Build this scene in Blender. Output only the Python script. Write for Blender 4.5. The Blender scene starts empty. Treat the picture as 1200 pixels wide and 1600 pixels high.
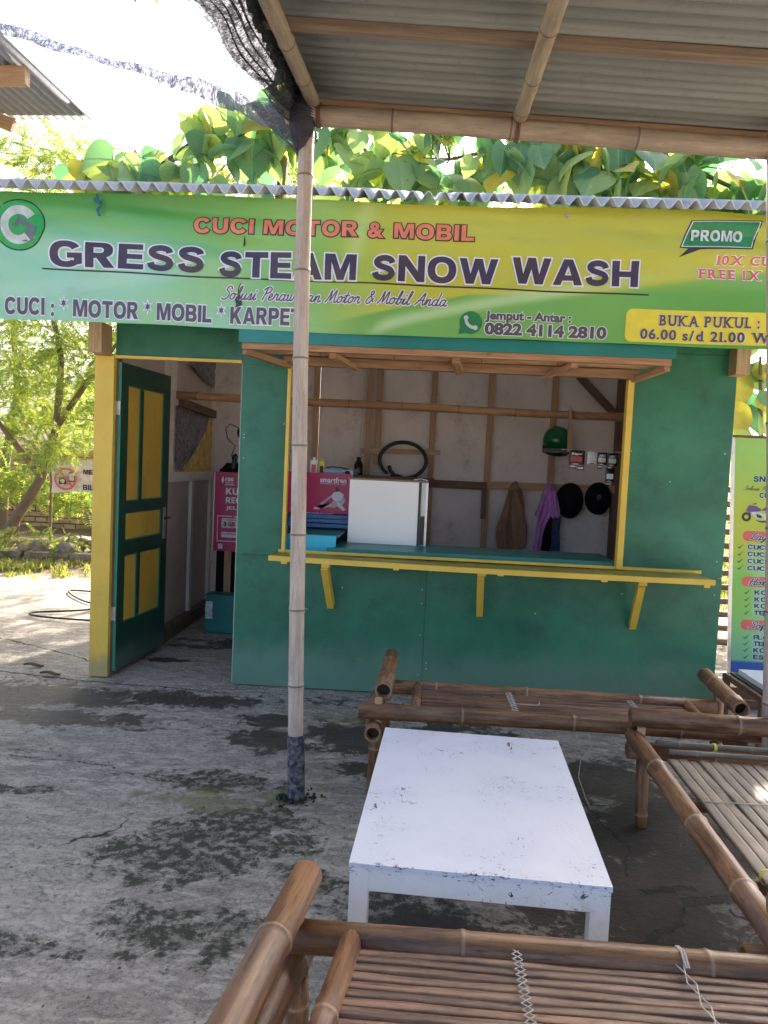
import bpy, math, random
import numpy as np
from math import sin, cos, pi, radians
from mathutils import Vector, Matrix, Quaternion, noise as mnoise
random.seed(7)
C = bpy.context.scene.collection
SC = bpy.context.scene

# ------------------------------------------------------------------ camera, world, sun, exposure
cam_d = bpy.data.cameras.new('camera'); cam = bpy.data.objects.new('camera', cam_d); C.objects.link(cam); SC.camera = cam
_yaw, _pit, _rol = -0.0430, 0.0630, 0.0460
_f = Vector((sin(_yaw)*cos(_pit), cos(_yaw)*cos(_pit), -sin(_pit)))
_r = Vector((cos(_yaw), -sin(_yaw), 0)); _u = _r.cross(_f)
_r2 = cos(_rol)*_r + sin(_rol)*_u; _u2 = -sin(_rol)*_r + cos(_rol)*_u
M = Matrix((( _r2.x, _u2.x, -_f.x, 2.129), (_r2.y, _u2.y, -_f.y, -4.898), (_r2.z, _u2.z, -_f.z, 1.5), (0, 0, 0, 1)))
cam.matrix_world = M
cam_d.sensor_fit = 'VERTICAL'; cam_d.sensor_height = 36.0; cam_d.lens = 36*1182/1600
cam_d.clip_start = 0.02; cam_d.clip_end = 1000
CAMP = Vector((2.129, -4.898, 1.5))

SUN_EL, SUN_AZ = radians(35.5), radians(18)      # azimuth measured from +y towards +x
w = bpy.data.worlds.new('World'); SC.world = w; w.use_nodes = True
wn = w.node_tree.nodes; wn.clear()
sky = wn.new('ShaderNodeTexSky'); sky.sky_type = 'NISHITA'; sky.sun_disc = False
sky.sun_elevation = SUN_EL; sky.sun_rotation = SUN_AZ
sky.air_density = 0.7; sky.dust_density = 5.0; sky.ozone_density = 1.0
bg = wn.new('ShaderNodeBackground'); bg.inputs[1].default_value = 0.15
wo = wn.new('ShaderNodeOutputWorld'); w.node_tree.links.new(sky.outputs[0], bg.inputs[0]); w.node_tree.links.new(bg.outputs[0], wo.inputs[0])
sd = bpy.data.lights.new('sun', 'SUN'); sd.energy = 4.0; sd.angle = radians(0.5); sd.color = (1.0, 0.93, 0.82)
sun = bpy.data.objects.new('sun', sd); C.objects.link(sun)
_sv = Vector((sin(SUN_AZ)*cos(SUN_EL), cos(SUN_AZ)*cos(SUN_EL), sin(SUN_EL)))
sun.rotation_euler = (_sv).to_track_quat('Z', 'Y').to_euler(); sun.location = (0, 6, 12)
SC.view_settings.view_transform = 'Standard'; SC.view_settings.look = 'None'
SC.view_settings.exposure = 2.1; SC.view_settings.gamma = 1.0; SC.view_settings.use_curve_mapping = False
SC.cycles.max_bounces = 8; SC.cycles.diffuse_bounces = 7; SC.cycles.transparent_max_bounces = 24
SC.cycles.use_denoising = True

# ------------------------------------------------------------------ mesh builder
class MB:
    def __init__(s): s.v=[]; s.f=[]; s.uv=[]; s.mi=[]; s.ring=[]; s.sm=[]
    def vert(s, p, ring=0.0): s.v.append(tuple(p)); s.ring.append(ring); return len(s.v)-1
    def face(s, idx, uv=None, mi=0, smooth=False):
        s.f.append(tuple(idx)); s.uv.append(uv or [(0, 0)]*len(idx)); s.mi.append(mi); s.sm.append(smooth)
    def box(s, c, size, rot=None, mi=0):
        c = Vector(c); h = [x/2 for x in size]; ax = [Vector((1,0,0)), Vector((0,1,0)), Vector((0,0,1))]
        if rot is not None: ax = [rot @ a for a in ax]
        long = max(range(3), key=lambda i: size[i]); off = random.random()*7
        for i in range(3):
            for sg in (1, -1):
                a, b = (i+1) % 3, (i+2) % 3
                if b == long: a, b = b, a
                pts = [(-1,-1),(1,-1),(1,1),(-1,1)]
                flip = (sg > 0) != (((a+1) % 3) == b)
                if flip: pts = pts[::-1]
                ids=[]; uv=[]
                for (p, q) in pts:
                    ids.append(s.vert(c + ax[i]*h[i]*sg + ax[a]*h[a]*p + ax[b]*h[b]*q)); uv.append((h[a]*p+off, h[b]*q+i*.37+off))
                s.face(ids, uv, mi)
        return s
    def beam(s, p0, p1, wd, ht, up=(0,0,1), mi=0):
        p0, p1 = Vector(p0), Vector(p1); d = (p1-p0); L = d.length; d.normalize()
        u = Vector(up); x = d; y = u.cross(x)
        if y.length < 1e-4: y = Vector((0,1,0)).cross(x)
        y.normalize(); z = x.cross(y)
        R = Matrix((x, y, z)).transposed()
        return s.box((p0+p1)/2, (L, wd, ht), R, mi)
    def tube(s, pts, rad, n=10, rings=None, mi=0, cap=True, hollow=False, smooth=True, off=None):
        pts = [Vector(p) for p in pts]
        if not hasattr(rad, '__len__'): rad = [rad]*len(pts)
        off = random.random()*5 if off is None else off
        rows=[]; L=0; nrm=None; ls=[]
        for i, p in enumerate(pts):
            t = (pts[min(i+1, len(pts)-1)]-pts[max(i-1, 0)]).normalized()
            if nrm is None:
                a = Vector((0,0,1)) if abs(t.z) < .9 else Vector((1,0,0)); nrm = a.cross(t).normalized()
            nrm = (nrm - t*nrm.dot(t)).normalized(); b = t.cross(nrm)
            if i: L += (p-pts[i-1]).length
            ls.append(L)
            rows.append([s.vert(p+(nrm*cos(2*pi*k/n)+b*sin(2*pi*k/n))*rad[i], rings[i] if rings else 0) for k in range(n)])
        R = max(rad)
        for i in range(len(pts)-1):
            for k in range(n):
                k2 = (k+1) % n
                s.face((rows[i][k], rows[i][k2], rows[i+1][k2], rows[i+1][k]),
                       [(ls[i]+off, k/n*6.28*R), (ls[i]+off, (k+1)/n*6.28*R), (ls[i+1]+off, (k+1)/n*6.28*R), (ls[i+1]+off, k/n*6.28*R)], mi, smooth)
        if cap:
            for e, row in ((0, rows[0]), (-1, rows[-1])):
                t = (pts[0]-pts[1]).normalized() if e == 0 else (pts[-1]-pts[-2]).normalized()
                if hollow:
                    c = pts[e]; inner = [s.vert(c+(Vector(s.v[i])-c)*.78, .35) for i in row]
                    deep = [s.vert(Vector(s.v[i])-t*R*1.2, 1.6) for i in inner]
                    for k in range(n):
                        k2 = (k+1) % n
                        a = (row[k], inner[k], inner[k2], row[k2]); b_ = (inner[k], deep[k], deep[k2], inner[k2])
                        if e == -1: a = a[::-1]; b_ = b_[::-1]
                        s.face(a, None, mi); s.face(b_, None, mi)
                    s.face(deep[::-1] if e == 0 else deep, None, mi)
                else:
                    ids = [s.vert(s.v[i], .3) for i in row]
                    s.face(ids[::-1] if e == 0 else ids, None, mi)
        return s
    def surf(s, fn, nu, nv, mi=0, smooth=True, closed_u=False, uvs=(1,1)):
        idx = [[s.vert(fn(i/nu, j/nv)) for i in range(nu+1)] for j in range(nv+1)]
        for j in range(nv):
            for i in range(nu):
                s.face((idx[j][i], idx[j][i+1], idx[j+1][i+1], idx[j+1][i]),
                       [(i/nu*uvs[0], j/nv*uvs[1]), ((i+1)/nu*uvs[0], j/nv*uvs[1]), ((i+1)/nu*uvs[0], (j+1)/nv*uvs[1]), (i/nu*uvs[0], (j+1)/nv*uvs[1])], mi, smooth)
        return s
    def lathe(s, c, axis, prof, n=20, mi=0, smooth=True):
        c = Vector(c); a = Vector(axis).normalized(); x = a.orthogonal().normalized(); y = a.cross(x)
        rows = [[s.vert(c+a*h+(x*cos(2*pi*k/n)+y*sin(2*pi*k/n))*r) for k in range(n)] for (r, h) in prof]
        for i in range(len(prof)-1):
            for k in range(n):
                k2=(k+1)%n; s.face((rows[i][k], rows[i][k2], rows[i+1][k2], rows[i+1][k]), None, mi, smooth)
        return s
    def poly(s, pts, mi=0): s.face([s.vert(p) for p in pts], None, mi); return s
    def build(s, name, mats, parent=None, bev=0, solid=0, base=None, local=False):
        me = bpy.data.meshes.new(name)
        off = Vector((0,0,0))
        if parent is not None: off = wloc(parent)
        if base is not None: off = Vector(base)
        if local: off = Vector((0,0,0))
        me.from_pydata([tuple(Vector(v)-off) for v in s.v], [], s.f)
        if not isinstance(mats, (list, tuple)): mats=[mats]
        for m in mats: me.materials.append(m)
        me.polygons.foreach_set('material_index', s.mi); me.polygons.foreach_set('use_smooth', s.sm)
        ul = me.uv_layers.new(name='UVMap'); ul.data.foreach_set('uv', [c for f in s.uv for p in f for c in p])
        at = me.attributes.new('ring', 'FLOAT', 'POINT'); at.data.foreach_set('value', s.ring)
        me.update()
        o = bpy.data.objects.new(name, me); C.objects.link(o)
        if parent is not None:
            o.parent = parent
            if base is not None: o.location = Vector(base)-wloc(parent)
        elif base is not None: o.location = Vector(base)
        if bev:
            b = o.modifiers.new('bevel', 'BEVEL'); b.width = bev; b.segments = 2; b.limit_method = 'ANGLE'
        if solid:
            m = o.modifiers.new('solid', 'SOLIDIFY'); m.thickness = solid; m.offset = 0
        return o
def wloc(o):
    v = Vector(o.location); p = o.parent
    while p is not None: v += Vector(p.location); p = p.parent
    return v
def tag(o, label=None, cat=None, group=None, kind=None):
    if label: o['label'] = label
    if cat: o['category'] = cat
    if group: o['group'] = group
    if kind: o['kind'] = kind
    return o
def thing(name, label, cat, loc=(0,0,0), group=None):
    o = bpy.data.objects.new(name, None); C.objects.link(o); o.location = loc; o.empty_display_size = .1
    return tag(o, label, cat, group)
def part(name, parent, loc=(0,0,0)):
    o = bpy.data.objects.new(name, None); C.objects.link(o); o.parent = parent
    o.location = Vector(loc)-wloc(parent); o.empty_display_size=.05; return o
def copy_tree(o, parent=None):
    c = o.copy(); C.objects.link(c)
    if parent is not None: c.parent = parent
    for ch in [x for x in SC.objects if x.parent == o]: copy_tree(ch, c)
    return c

# ------------------------------------------------------------------ materials
def s2l(r, g, b):
    f = lambda c: ((c/255+.055)/1.055)**2.4 if c/255 > .04045 else c/255/12.92
    return (f(r), f(g), f(b))
class NT:
    def __init__(s, name):
        s.m = bpy.data.materials.new(name); s.m.use_nodes = True; s.t = s.m.node_tree; s.t.nodes.clear()
        s.out = s.n('ShaderNodeOutputMaterial'); s.b = s.n('ShaderNodeBsdfPrincipled'); s.l(s.b.outputs[0], s.out.inputs[0])
    def n(s, ty, **kw):
        n = s.t.nodes.new(ty)
        for k, v in kw.items(): setattr(n, k, v)
        return n
    def l(s, a, b): s.t.links.new(a, b)
    def val(s, sock, v):
        if hasattr(v, 'is_output') or isinstance(v, bpy.types.NodeSocket): s.l(v, sock)
        else: sock.default_value = v
    def math(s, op, a, b=0.0, clamp=False):
        n = s.n('ShaderNodeMath', operation=op, use_clamp=clamp); s.val(n.inputs[0], a); s.val(n.inputs[1], b); return n.outputs[0]
    def ramp(s, x, lo, hi):
        n = s.n('ShaderNodeMapRange', interpolation_type='SMOOTHSTEP'); s.val(n.inputs[0], x); n.inputs[1].default_value = lo; n.inputs[2].default_value = hi; return n.outputs[0]
    def noise(s, vec, scale, detail=4, rough=.55, stretch=None, dist=0):
        if stretch:
            mp = s.n('ShaderNodeMapping'); s.l(vec, mp.inputs[0]); mp.inputs[3].default_value = stretch; vec = mp.outputs[0]
        n = s.n('ShaderNodeTexNoise'); s.l(vec, n.inputs['Vector']); n.inputs['Scale'].default_value = scale
        n.inputs['Detail'].default_value = detail; n.inputs['Roughness'].default_value = rough; n.inputs['Distortion'].default_value = dist
        return n.outputs['Fac']
    def mix(s, fac, a, b, mode='MIX'):
        n = s.n('ShaderNodeMix', data_type='RGBA', blend_type=mode); s.val(n.inputs[0], fac)
        for i, v in ((6, a), (7, b)):
            if isinstance(v, bpy.types.NodeSocket): s.l(v, n.inputs[i])
            else: n.inputs[i].default_value = (*v[:3], 1)
        return n.outputs[2]
    def coord(s, which='Object', rnd=True):
        tc = s.n('ShaderNodeTexCoord'); v = tc.outputs[which]
        if rnd:
            oi = s.n('ShaderNodeObjectInfo'); a = s.n('ShaderNodeVectorMath', operation='ADD'); s.l(v, a.inputs[0])
            m = s.n('ShaderNodeVectorMath', operation='SCALE'); cb = s.n('ShaderNodeCombineXYZ'); s.l(oi.outputs['Random'], cb.inputs[0]); s.l(oi.outputs['Random'], cb.inputs[1]); s.l(oi.outputs['Random'], cb.inputs[2])
            s.l(cb.outputs[0], m.inputs[0]); m.inputs['Scale'].default_value = 13.0; s.l(m.outputs[0], a.inputs[1]); v = a.outputs[0]
        return v
    def rnd(s): return s.n('ShaderNodeObjectInfo').outputs['Random']
    def bump(s, h, strength=.3, dist=.01):
        n = s.n('ShaderNodeBump'); n.inputs['Strength'].default_value = strength; n.inputs['Distance'].default_value = dist
        s.l(h, n.inputs['Height']); s.l(n.outputs[0], s.b.inputs['Normal'])
    def fin(s, col, rough=.6, spec=.5, metal=0):
        s.val(s.b.inputs['Base Color'], col if isinstance(col, bpy.types.NodeSocket) else (*col[:3], 1))
        s.val(s.b.inputs['Roughness'], rough); s.b.inputs['Specular IOR Level'].default_value = spec; s.b.inputs['Metallic'].default_value = metal
        return s.m

def bamboo_mat(name, c1, c2, c3, rough=.45, ringc=(.30,.25,.2), ring_amt=.5, dirt=.5, tone=.35, grain=.5):
    t = NT(name); uv = t.coord('UV')
    g = t.noise(uv, 1, 6, .7, (4, 95, 1)); g2 = t.noise(uv, 1, 6, .65, (3.5, 16, 1)); g3 = t.noise(uv, 1, 7, .75, (12, 70, 1))
    col = t.mix(t.ramp(g2, .40, .60), c1, c2); col = t.mix(t.math('MULTIPLY', t.ramp(g, .46, .62), grain), col, c3)
    col = t.mix(t.math('MULTIPLY', t.ramp(g3, .54, .66), dirt), col, (.022, .018, .015)); g4 = t.noise(uv, 1, 6, .75, (7, 120, 1)); col = t.mix(t.math('MULTIPLY', t.ramp(g4, .60, .68), grain*.7), col, tuple(min(1, x*1.9) for x in c2))
    at = t.n('ShaderNodeAttribute', attribute_name='ring'); r = at.outputs['Fac']
    col = t.mix(t.math('MULTIPLY', t.ramp(r, .0, 1.0), ring_amt), col, ringc)
    col = t.mix(t.ramp(r, 1.15, 1.5), col, (.012, .01, .008))  # insides of hollow ends are painted near black as shade
    hv = t.n('ShaderNodeHueSaturation'); t.l(col, hv.inputs['Color']); t.l(t.math('ADD', t.math('MULTIPLY', t.rnd(), tone), 1-tone/2), hv.inputs['Value'])
    t.bump(g, .25, .004)
    return t.fin(hv.outputs[0], t.math('ADD', t.math('MULTIPLY', g2, .35), rough-.15))
def wood_mat(name, c1, c2, rough=.75, dirt=.35, tone=.3):
    t = NT(name); uv = t.coord('UV')
    g = t.noise(uv, 1, 5, .6, (4, 70, 1), ); g2 = t.noise(uv, 1, 4, .6, (1.5, 6, 1)); g3 = t.noise(uv, 1, 5, .7, (9, 22, 1))
    col = t.mix(t.ramp(g, .3, .7), c1, c2); col = t.mix(t.math('MULTIPLY', t.ramp(g2, .5, .8), .5), col, tuple(x*.5 for x in c1))
    col = t.mix(t.math('MULTIPLY', t.ramp(g3, .6, .75), dirt), col, (.03, .022, .016))
    hv = t.n('ShaderNodeHueSaturation'); t.l(col, hv.inputs['Color']); t.l(t.math('ADD', t.math('MULTIPLY', t.rnd(), tone), 1-tone/2), hv.inputs['Value'])
    t.bump(g, .3, .003)
    return t.fin(hv.outputs[0], rough)
def paint_mat(name, c, c2=None, rough=.5, dirt=(.05,.045,.035), dirt_amt=.5, lo=.58, hi=.8, scale=3, bump=.15, chips=None, low=None, edge=None):
    t = NT(name); ob = t.coord('Object', False); c2 = c2 or tuple(x*.8 for x in c)
    n1 = t.noise(ob, scale, 5, .6); n2 = t.noise(ob, scale*2.3, 8, .7); n3 = t.noise(ob, 90, 3, .5)
    col = t.mix(t.ramp(n1, .3, .7), c, c2)
    col = t.mix(t.math('MULTIPLY', t.ramp(n2, lo, hi), dirt_amt), col, dirt)
    if low:   # grime that climbs from the foot of the wall
        gm = t.n('ShaderNodeNewGeometry'); sp = t.n('ShaderNodeSeparateXYZ'); t.l(gm.outputs['Position'], sp.inputs[0])
        h = t.math('ADD', sp.outputs[2], t.math('MULTIPLY', n2, -low[1]*1.3)); k = t.math('SUBTRACT', 1.0, t.ramp(h, -.3*low[1], low[1]*.5))
        col = t.mix(t.math('MULTIPLY', k, low[2]), col, low[0])
    if chips:
        v = t.noise(ob, chips[1], 6, .75, None, 1.5); v2 = t.noise(ob, chips[1]*.13, 4, .6); v3 = t.noise(ob, chips[1]*.5, 5, .7, (1, .16, 1), .5)
        m = t.math('MULTIPLY', t.math('MAXIMUM', t.ramp(v, chips[2], chips[2]+.02), t.ramp(v3, chips[2]+.05, chips[2]+.06)), t.ramp(v2, .50, .60)); col = t.mix(m, col, chips[0])
    if edge:   # paint knocked off along the table's front edge and upper rim
        gm = t.n('ShaderNodeNewGeometry'); sp = t.n('ShaderNodeSeparateXYZ'); t.l(gm.outputs['Position'], sp.inputs[0])
        e1 = t.math('SUBTRACT', t.math('ADD', sp.outputs[1], 2.972), t.math('MULTIPLY', t.math('SUBTRACT', sp.outputs[0], 1.996), -.048))
        k = t.math('SUBTRACT', 1.0, t.ramp(e1, .002, .022)) if edge == 'top' else t.ramp(sp.outputs[2], .405, .437)
        k = t.math('MULTIPLY', k, t.ramp(t.noise(ob, 38, 7, .8, (1, 1, 2.5)), .56, .60)); col = t.mix(t.math('MULTIPLY', k, t.ramp(t.noise(ob, 7, 3, .6), .40, .55)), col, s2l(58,52,46))
    t.bump(t.math('ADD', n3, t.math('MULTIPLY', n2, 2)), bump, .003)
    return t.fin(col, t.math('ADD', t.math('MULTIPLY', n2, .3), rough-.15))
def plain(name, c, rough=.5, metal=0, var=.15, spec=.5):
    t = NT(name); ob = t.coord('Object'); n1 = t.noise(ob, 18, 4, .6)
    col = t.mix(t.ramp(n1, .3, .7), tuple(x*(1-var) for x in c), tuple(min(1, x*(1+var)) for x in c))
    return t.fin(col, rough, spec, metal)

m_bam_old = bamboo_mat('bamboo_old_brown', s2l(104,70,47), s2l(144,105,70), s2l(62,42,33), .42, s2l(168,142,114), .55, .8)
m_bam_slat = bamboo_mat('bamboo_slat_brown', s2l(94,66,50), s2l(132,98,74), s2l(58,40,34), .5, s2l(140,114,90), .45, .8, .55, .8)
m_bam_grey = bamboo_mat('bamboo_slat_grey', s2l(104,92,78), s2l(130,118,100), s2l(70,62,54), .6, s2l(160,140,120), .4, .5, .35)
m_bam_pole = bamboo_mat('bamboo_pole_pale', s2l(178,160,146), s2l(196,182,168), s2l(140,122,108), .55, s2l(90,76,66), .8, .35, .1, .3)
m_bam_beam = bamboo_mat('bamboo_beam_tan', s2l(148,132,114), s2l(170,152,130), s2l(108,94,80), .5, s2l(80,62,48), .8, .35, .25, .3)
m_bam_in = bamboo_mat('bamboo_indoor', s2l(158,120,84), s2l(182,142,100), s2l(120,86,60), .5, s2l(90,62,44), .6, .25, .2)
m_wood = wood_mat('raw_timber', s2l(166,130,98), s2l(190,156,122))
m_wood_o = wood_mat('orange_timber', s2l(146,106,76), s2l(178,138,102), .7, .7)
m_wood_d = wood_mat('dark_timber', s2l(96,70,56), s2l(120,90,70), .7, .3)
m_batt = wood_mat('weathered_batten', s2l(128,108,90), s2l(152,130,108), .8, .3)
m_green = paint_mat('green_wall_paint', s2l(22,94,68), s2l(48,124,94), .45, s2l(18,74,62), .7, .45, .75, 1.6, .3, (s2l(170,200,185), 30, .74), (s2l(104,138,120), .34, .75))
m_green_d = paint_mat('dark_green_paint', s2l(12,58,42), s2l(16,70,50), .35, s2l(40,70,60), .3, .6, .8, 3, .15, None, (s2l(90,110,100), .2, .6))
m_greenedge = paint_mat('door_edge_green', s2l(48,128,104), s2l(60,140,112), .45, s2l(30,70,60), .3, .6, .8, 4)
m_yellow = paint_mat('yellow_paint', s2l(232,194,78), s2l(218,182,70), .5, s2l(120,96,44), .5, .58, .8, 3, .25, (s2l(90,72,44), 26, .73), (s2l(150,140,110), .18, .7))
m_yel_in = paint_mat('yellow_door_panel', s2l(214,174,66), s2l(200,162,60), .5, s2l(120,96,44), .3, .58, .8, 4)
m_olive = paint_mat('olive_shelf_top', s2l(160,150,66), s2l(128,124,56), .35, s2l(90,86,50), .5, .5, .8, 3)
m_teal = paint_mat('teal_paint', s2l(12,112,106), s2l(20,124,116), .38, s2l(12,80,90), .4, .55, .8, 4, .2, (s2l(150,150,140), 30, .7))
m_cyan = paint_mat('cyan_paint', s2l(40,178,205), s2l(50,186,210), .4, s2l(20,130,150), .2, .6, .8, 4)
m_blue = paint_mat('blue_paint', s2l(40,92,150), s2l(50,110,165), .4, s2l(20,50,90), .4, .5, .8, 8)
m_white_w = paint_mat('white_board_paint', s2l(234,226,218), s2l(222,214,206), .6, s2l(130,118,110), .5, .55, .8, 3, .2)
m_greyw = paint_mat('grey_inner_wall', s2l(228,216,210), s2l(212,200,194), .7, s2l(96,86,84), .5, .5, .8, 2.2, .3)
m_board = paint_mat('white_laminate', s2l(240,237,230), s2l(244,241,235), .35, s2l(190,185,178), .15, .6, .8, 2, .03)
m_conc_c = paint_mat('cement_curb', s2l(120,100,86), s2l(100,84,74), .85, s2l(60,48,42), .6, .5, .7, 6, .6)
m_alu = plain('aluminium', (.55,.55,.56), .35, .9, .08)
m_steel = plain('hinge_steel', (.5,.5,.5), .4, .8)
m_black = plain('black_plastic', (.015,.015,.017), .35)
m_blackc = plain('black_felt', (.009,.009,.011), .95, 0, .25, .1)
m_rubber = plain('black_rubber_hose', (.012,.012,.013), .45)
m_wire = plain('white_wire', (.55,.5,.45), .5)
m_cord = plain('pale_cord', (.5,.45,.38), .8)
m_ycord = plain('yellow_tie', (.7,.7,.08), .5)
m_outl = plain('outline_white', s2l(222,220,228), .45, 0, .03)
m_txt = plain('lettering_plum', s2l(58,48,66), .42, 0, .12)
m_txtg = plain('lettering_grey', s2l(84,78,86), .42, 0, .1)
m_dark = plain('print_black', s2l(40,36,38), .42, 0, .05)
m_orange = plain('print_orange', s2l(212,122,88), .42, 0, .1)
m_dred = plain('print_dark_brown', s2l(70,34,30), .42, 0, .1)
m_pred = plain('print_red', s2l(206,96,92), .42, 0, .06)
m_pgreen = plain('print_green', s2l(28,120,66), .42, 0, .1)
m_pgreen2 = plain('print_mid_green', s2l(40,160,74), .42, 0, .1)
m_pgrey = plain('print_silver', s2l(188,196,192), .42, 0, .18)
m_pyel = plain('print_yellow', s2l(220,206,66), .42, 0, .05)
m_navy = plain('print_navy', s2l(30,48,92), .42, 0, .08)
m_pblue = plain('print_blue', s2l(26,84,170), .42, 0, .08)
m_purple = plain('print_purple', s2l(96,72,130), .42, 0, .2)
m_pale = plain('print_pale_aqua', s2l(176,212,206), .42, 0, .05)
m_magenta = paint_mat('magenta_board', s2l(182,22,90), s2l(170,20,84), .35, s2l(120,14,60), .2, .6, .8, 3, .03)
m_tan = plain('cloth_tan', s2l(150,120,96), .95, 0, .12, .1)
m_lilac = plain('cloth_lilac', s2l(190,130,196), .95, 0, .1, .1)
m_denim = plain('cloth_denim', s2l(70,78,108), .95, 0, .35, .1)
m_helmet = plain('helmet_green', s2l(14,92,44), .16, 0, .05)
m_stone = paint_mat('rubble_stone', s2l(150,138,120), s2l(120,108,94), .9, s2l(80,70,60), .5, .5, .7, 9, .6)

def roof_mat(name, c1, c2, transl=.0):
    t = NT(name); ob = t.coord('Object', False); n1 = t.noise(ob, 2.5, 6, .7, (.25, 7, 1)); n2 = t.noise(ob, 25, 5, .7); n3 = t.noise(ob, 1.1, 4, .6)  # stain streaks along the canopy ribs also paint in rib shading
    col = t.mix(t.ramp(n1, .3, .7), c1, c2); col = t.mix(t.math('MULTIPLY', t.ramp(n2, .55, .75), .35), col, tuple(x*.5 for x in c1))
    col = t.mix(t.math('MULTIPLY', t.ramp(n3, .5, .7), .3), col, tuple(x*.75 for x in c2))
    t.bump(n2, .3, .003); m = t.fin(col, .75)
    if transl:
        tr = t.n('ShaderNodeBsdfTranslucent'); tr.inputs[0].default_value = (*[min(1, x*1.5) for x in c2], 1); mx = t.n('ShaderNodeMixShader'); mx.inputs[0].default_value = transl
        t.l(t.b.outputs[0], mx.inputs[1]); t.l(tr.outputs[0], mx.inputs[2]); t.l(mx.outputs[0], t.out.inputs[0])
    return m
m_roof = roof_mat('fibre_cement_grey', s2l(122,124,118), s2l(142,142,134), .0)
m_roofw = roof_mat('fibre_cement_pale', s2l(196,198,200), s2l(214,214,212), .22); m_roofn = roof_mat('fibre_cement_mid', s2l(150,152,158), s2l(168,170,174), .0)

def leaf_mat(name, c1, c2, tl, fac=.5, rough=.45, veins=False):
    t = NT(name); r = t.rnd(); ob = t.coord('Object'); n = t.noise(ob, 6, 3, .6)
    gm = t.n('ShaderNodeNewGeometry'); k = t.math('FRACT', t.math('ADD', r, gm.outputs['Random Per Island']))
    col = t.mix(t.ramp(k, 0, 1), c1, c2); col = t.mix(t.math('MULTIPLY', t.ramp(n, .5, .8), .35), col, tuple(x*.6 for x in c1))
    tcol = t.mix(t.ramp(k, .15, .95), tl[0], tl[1])
    if veins:
        sp = t.n('ShaderNodeSeparateXYZ'); t.l(t.coord('UV', False), sp.inputs[0]); au = t.math('ABSOLUTE', sp.outputs[0])
        sv = t.math('FRACT', t.math('MULTIPLY', t.math('SUBTRACT', sp.outputs[1], t.math('MULTIPLY', au, .75)), 7.5)); sv = t.math('SUBTRACT', 1.0, t.ramp(t.math('ABSOLUTE', t.math('SUBTRACT', sv, .5)), .02, .10))
        v = t.math('MAXIMUM', t.math('SUBTRACT', 1.0, t.ramp(au, .008, .03)), t.math('MULTIPLY', sv, .55))
        col = t.mix(t.math('MULTIPLY', v, .5), col, tuple(min(1, x*2.1+.03) for x in c2)); tcol = t.mix(t.math('MULTIPLY', v, .45), tcol, tuple(x*.4 for x in tl[0]))
        sp2 = t.noise(ob, 16, 5, .7); spt = t.ramp(sp2, .66, .70); col = t.mix(spt, col, (.14,.09,.03)); tcol = t.mix(spt, tcol, (.15,.08,.02)); t.bump(v, -.3, .01)
    m = t.fin(col, rough, .4)
    tr = t.n('ShaderNodeBsdfTranslucent'); t.l(tcol, tr.inputs[0]); mx = t.n('ShaderNodeMixShader'); mx.inputs[0].default_value = fac
    t.l(t.b.outputs[0], mx.inputs[1]); t.l(tr.outputs[0], mx.inputs[2]); t.l(mx.outputs[0], t.out.inputs[0])
    return m
m_leaf = leaf_mat('broad_leaf', (.10,.23,.14), (.19,.34,.19), ((.14,.36,.14), (.62,.72,.12)), .46, .5, True)
m_leafy = leaf_mat('broad_leaf_backlit', (.24,.25,.05), (.34,.29,.06), ((.5,.5,.06), (.66,.56,.08)), .5, .5, True)  # yellow of backlit leaves is put into this copy's colour
m_frond = leaf_mat('feathery_leaf', (.10,.18,.06), (.20,.25,.06), ((.28,.46,.09), (.72,.70,.10)), .55, .55)
m_grass = leaf_mat('garden_grass', (.07,.11,.03), (.20,.18,.06), ((.3,.38,.05), (.55,.5,.08)), .45, .6)
m_bark = wood_mat('tree_bark', s2l(104,88,70), s2l(130,112,90), .9, .5)

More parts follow.
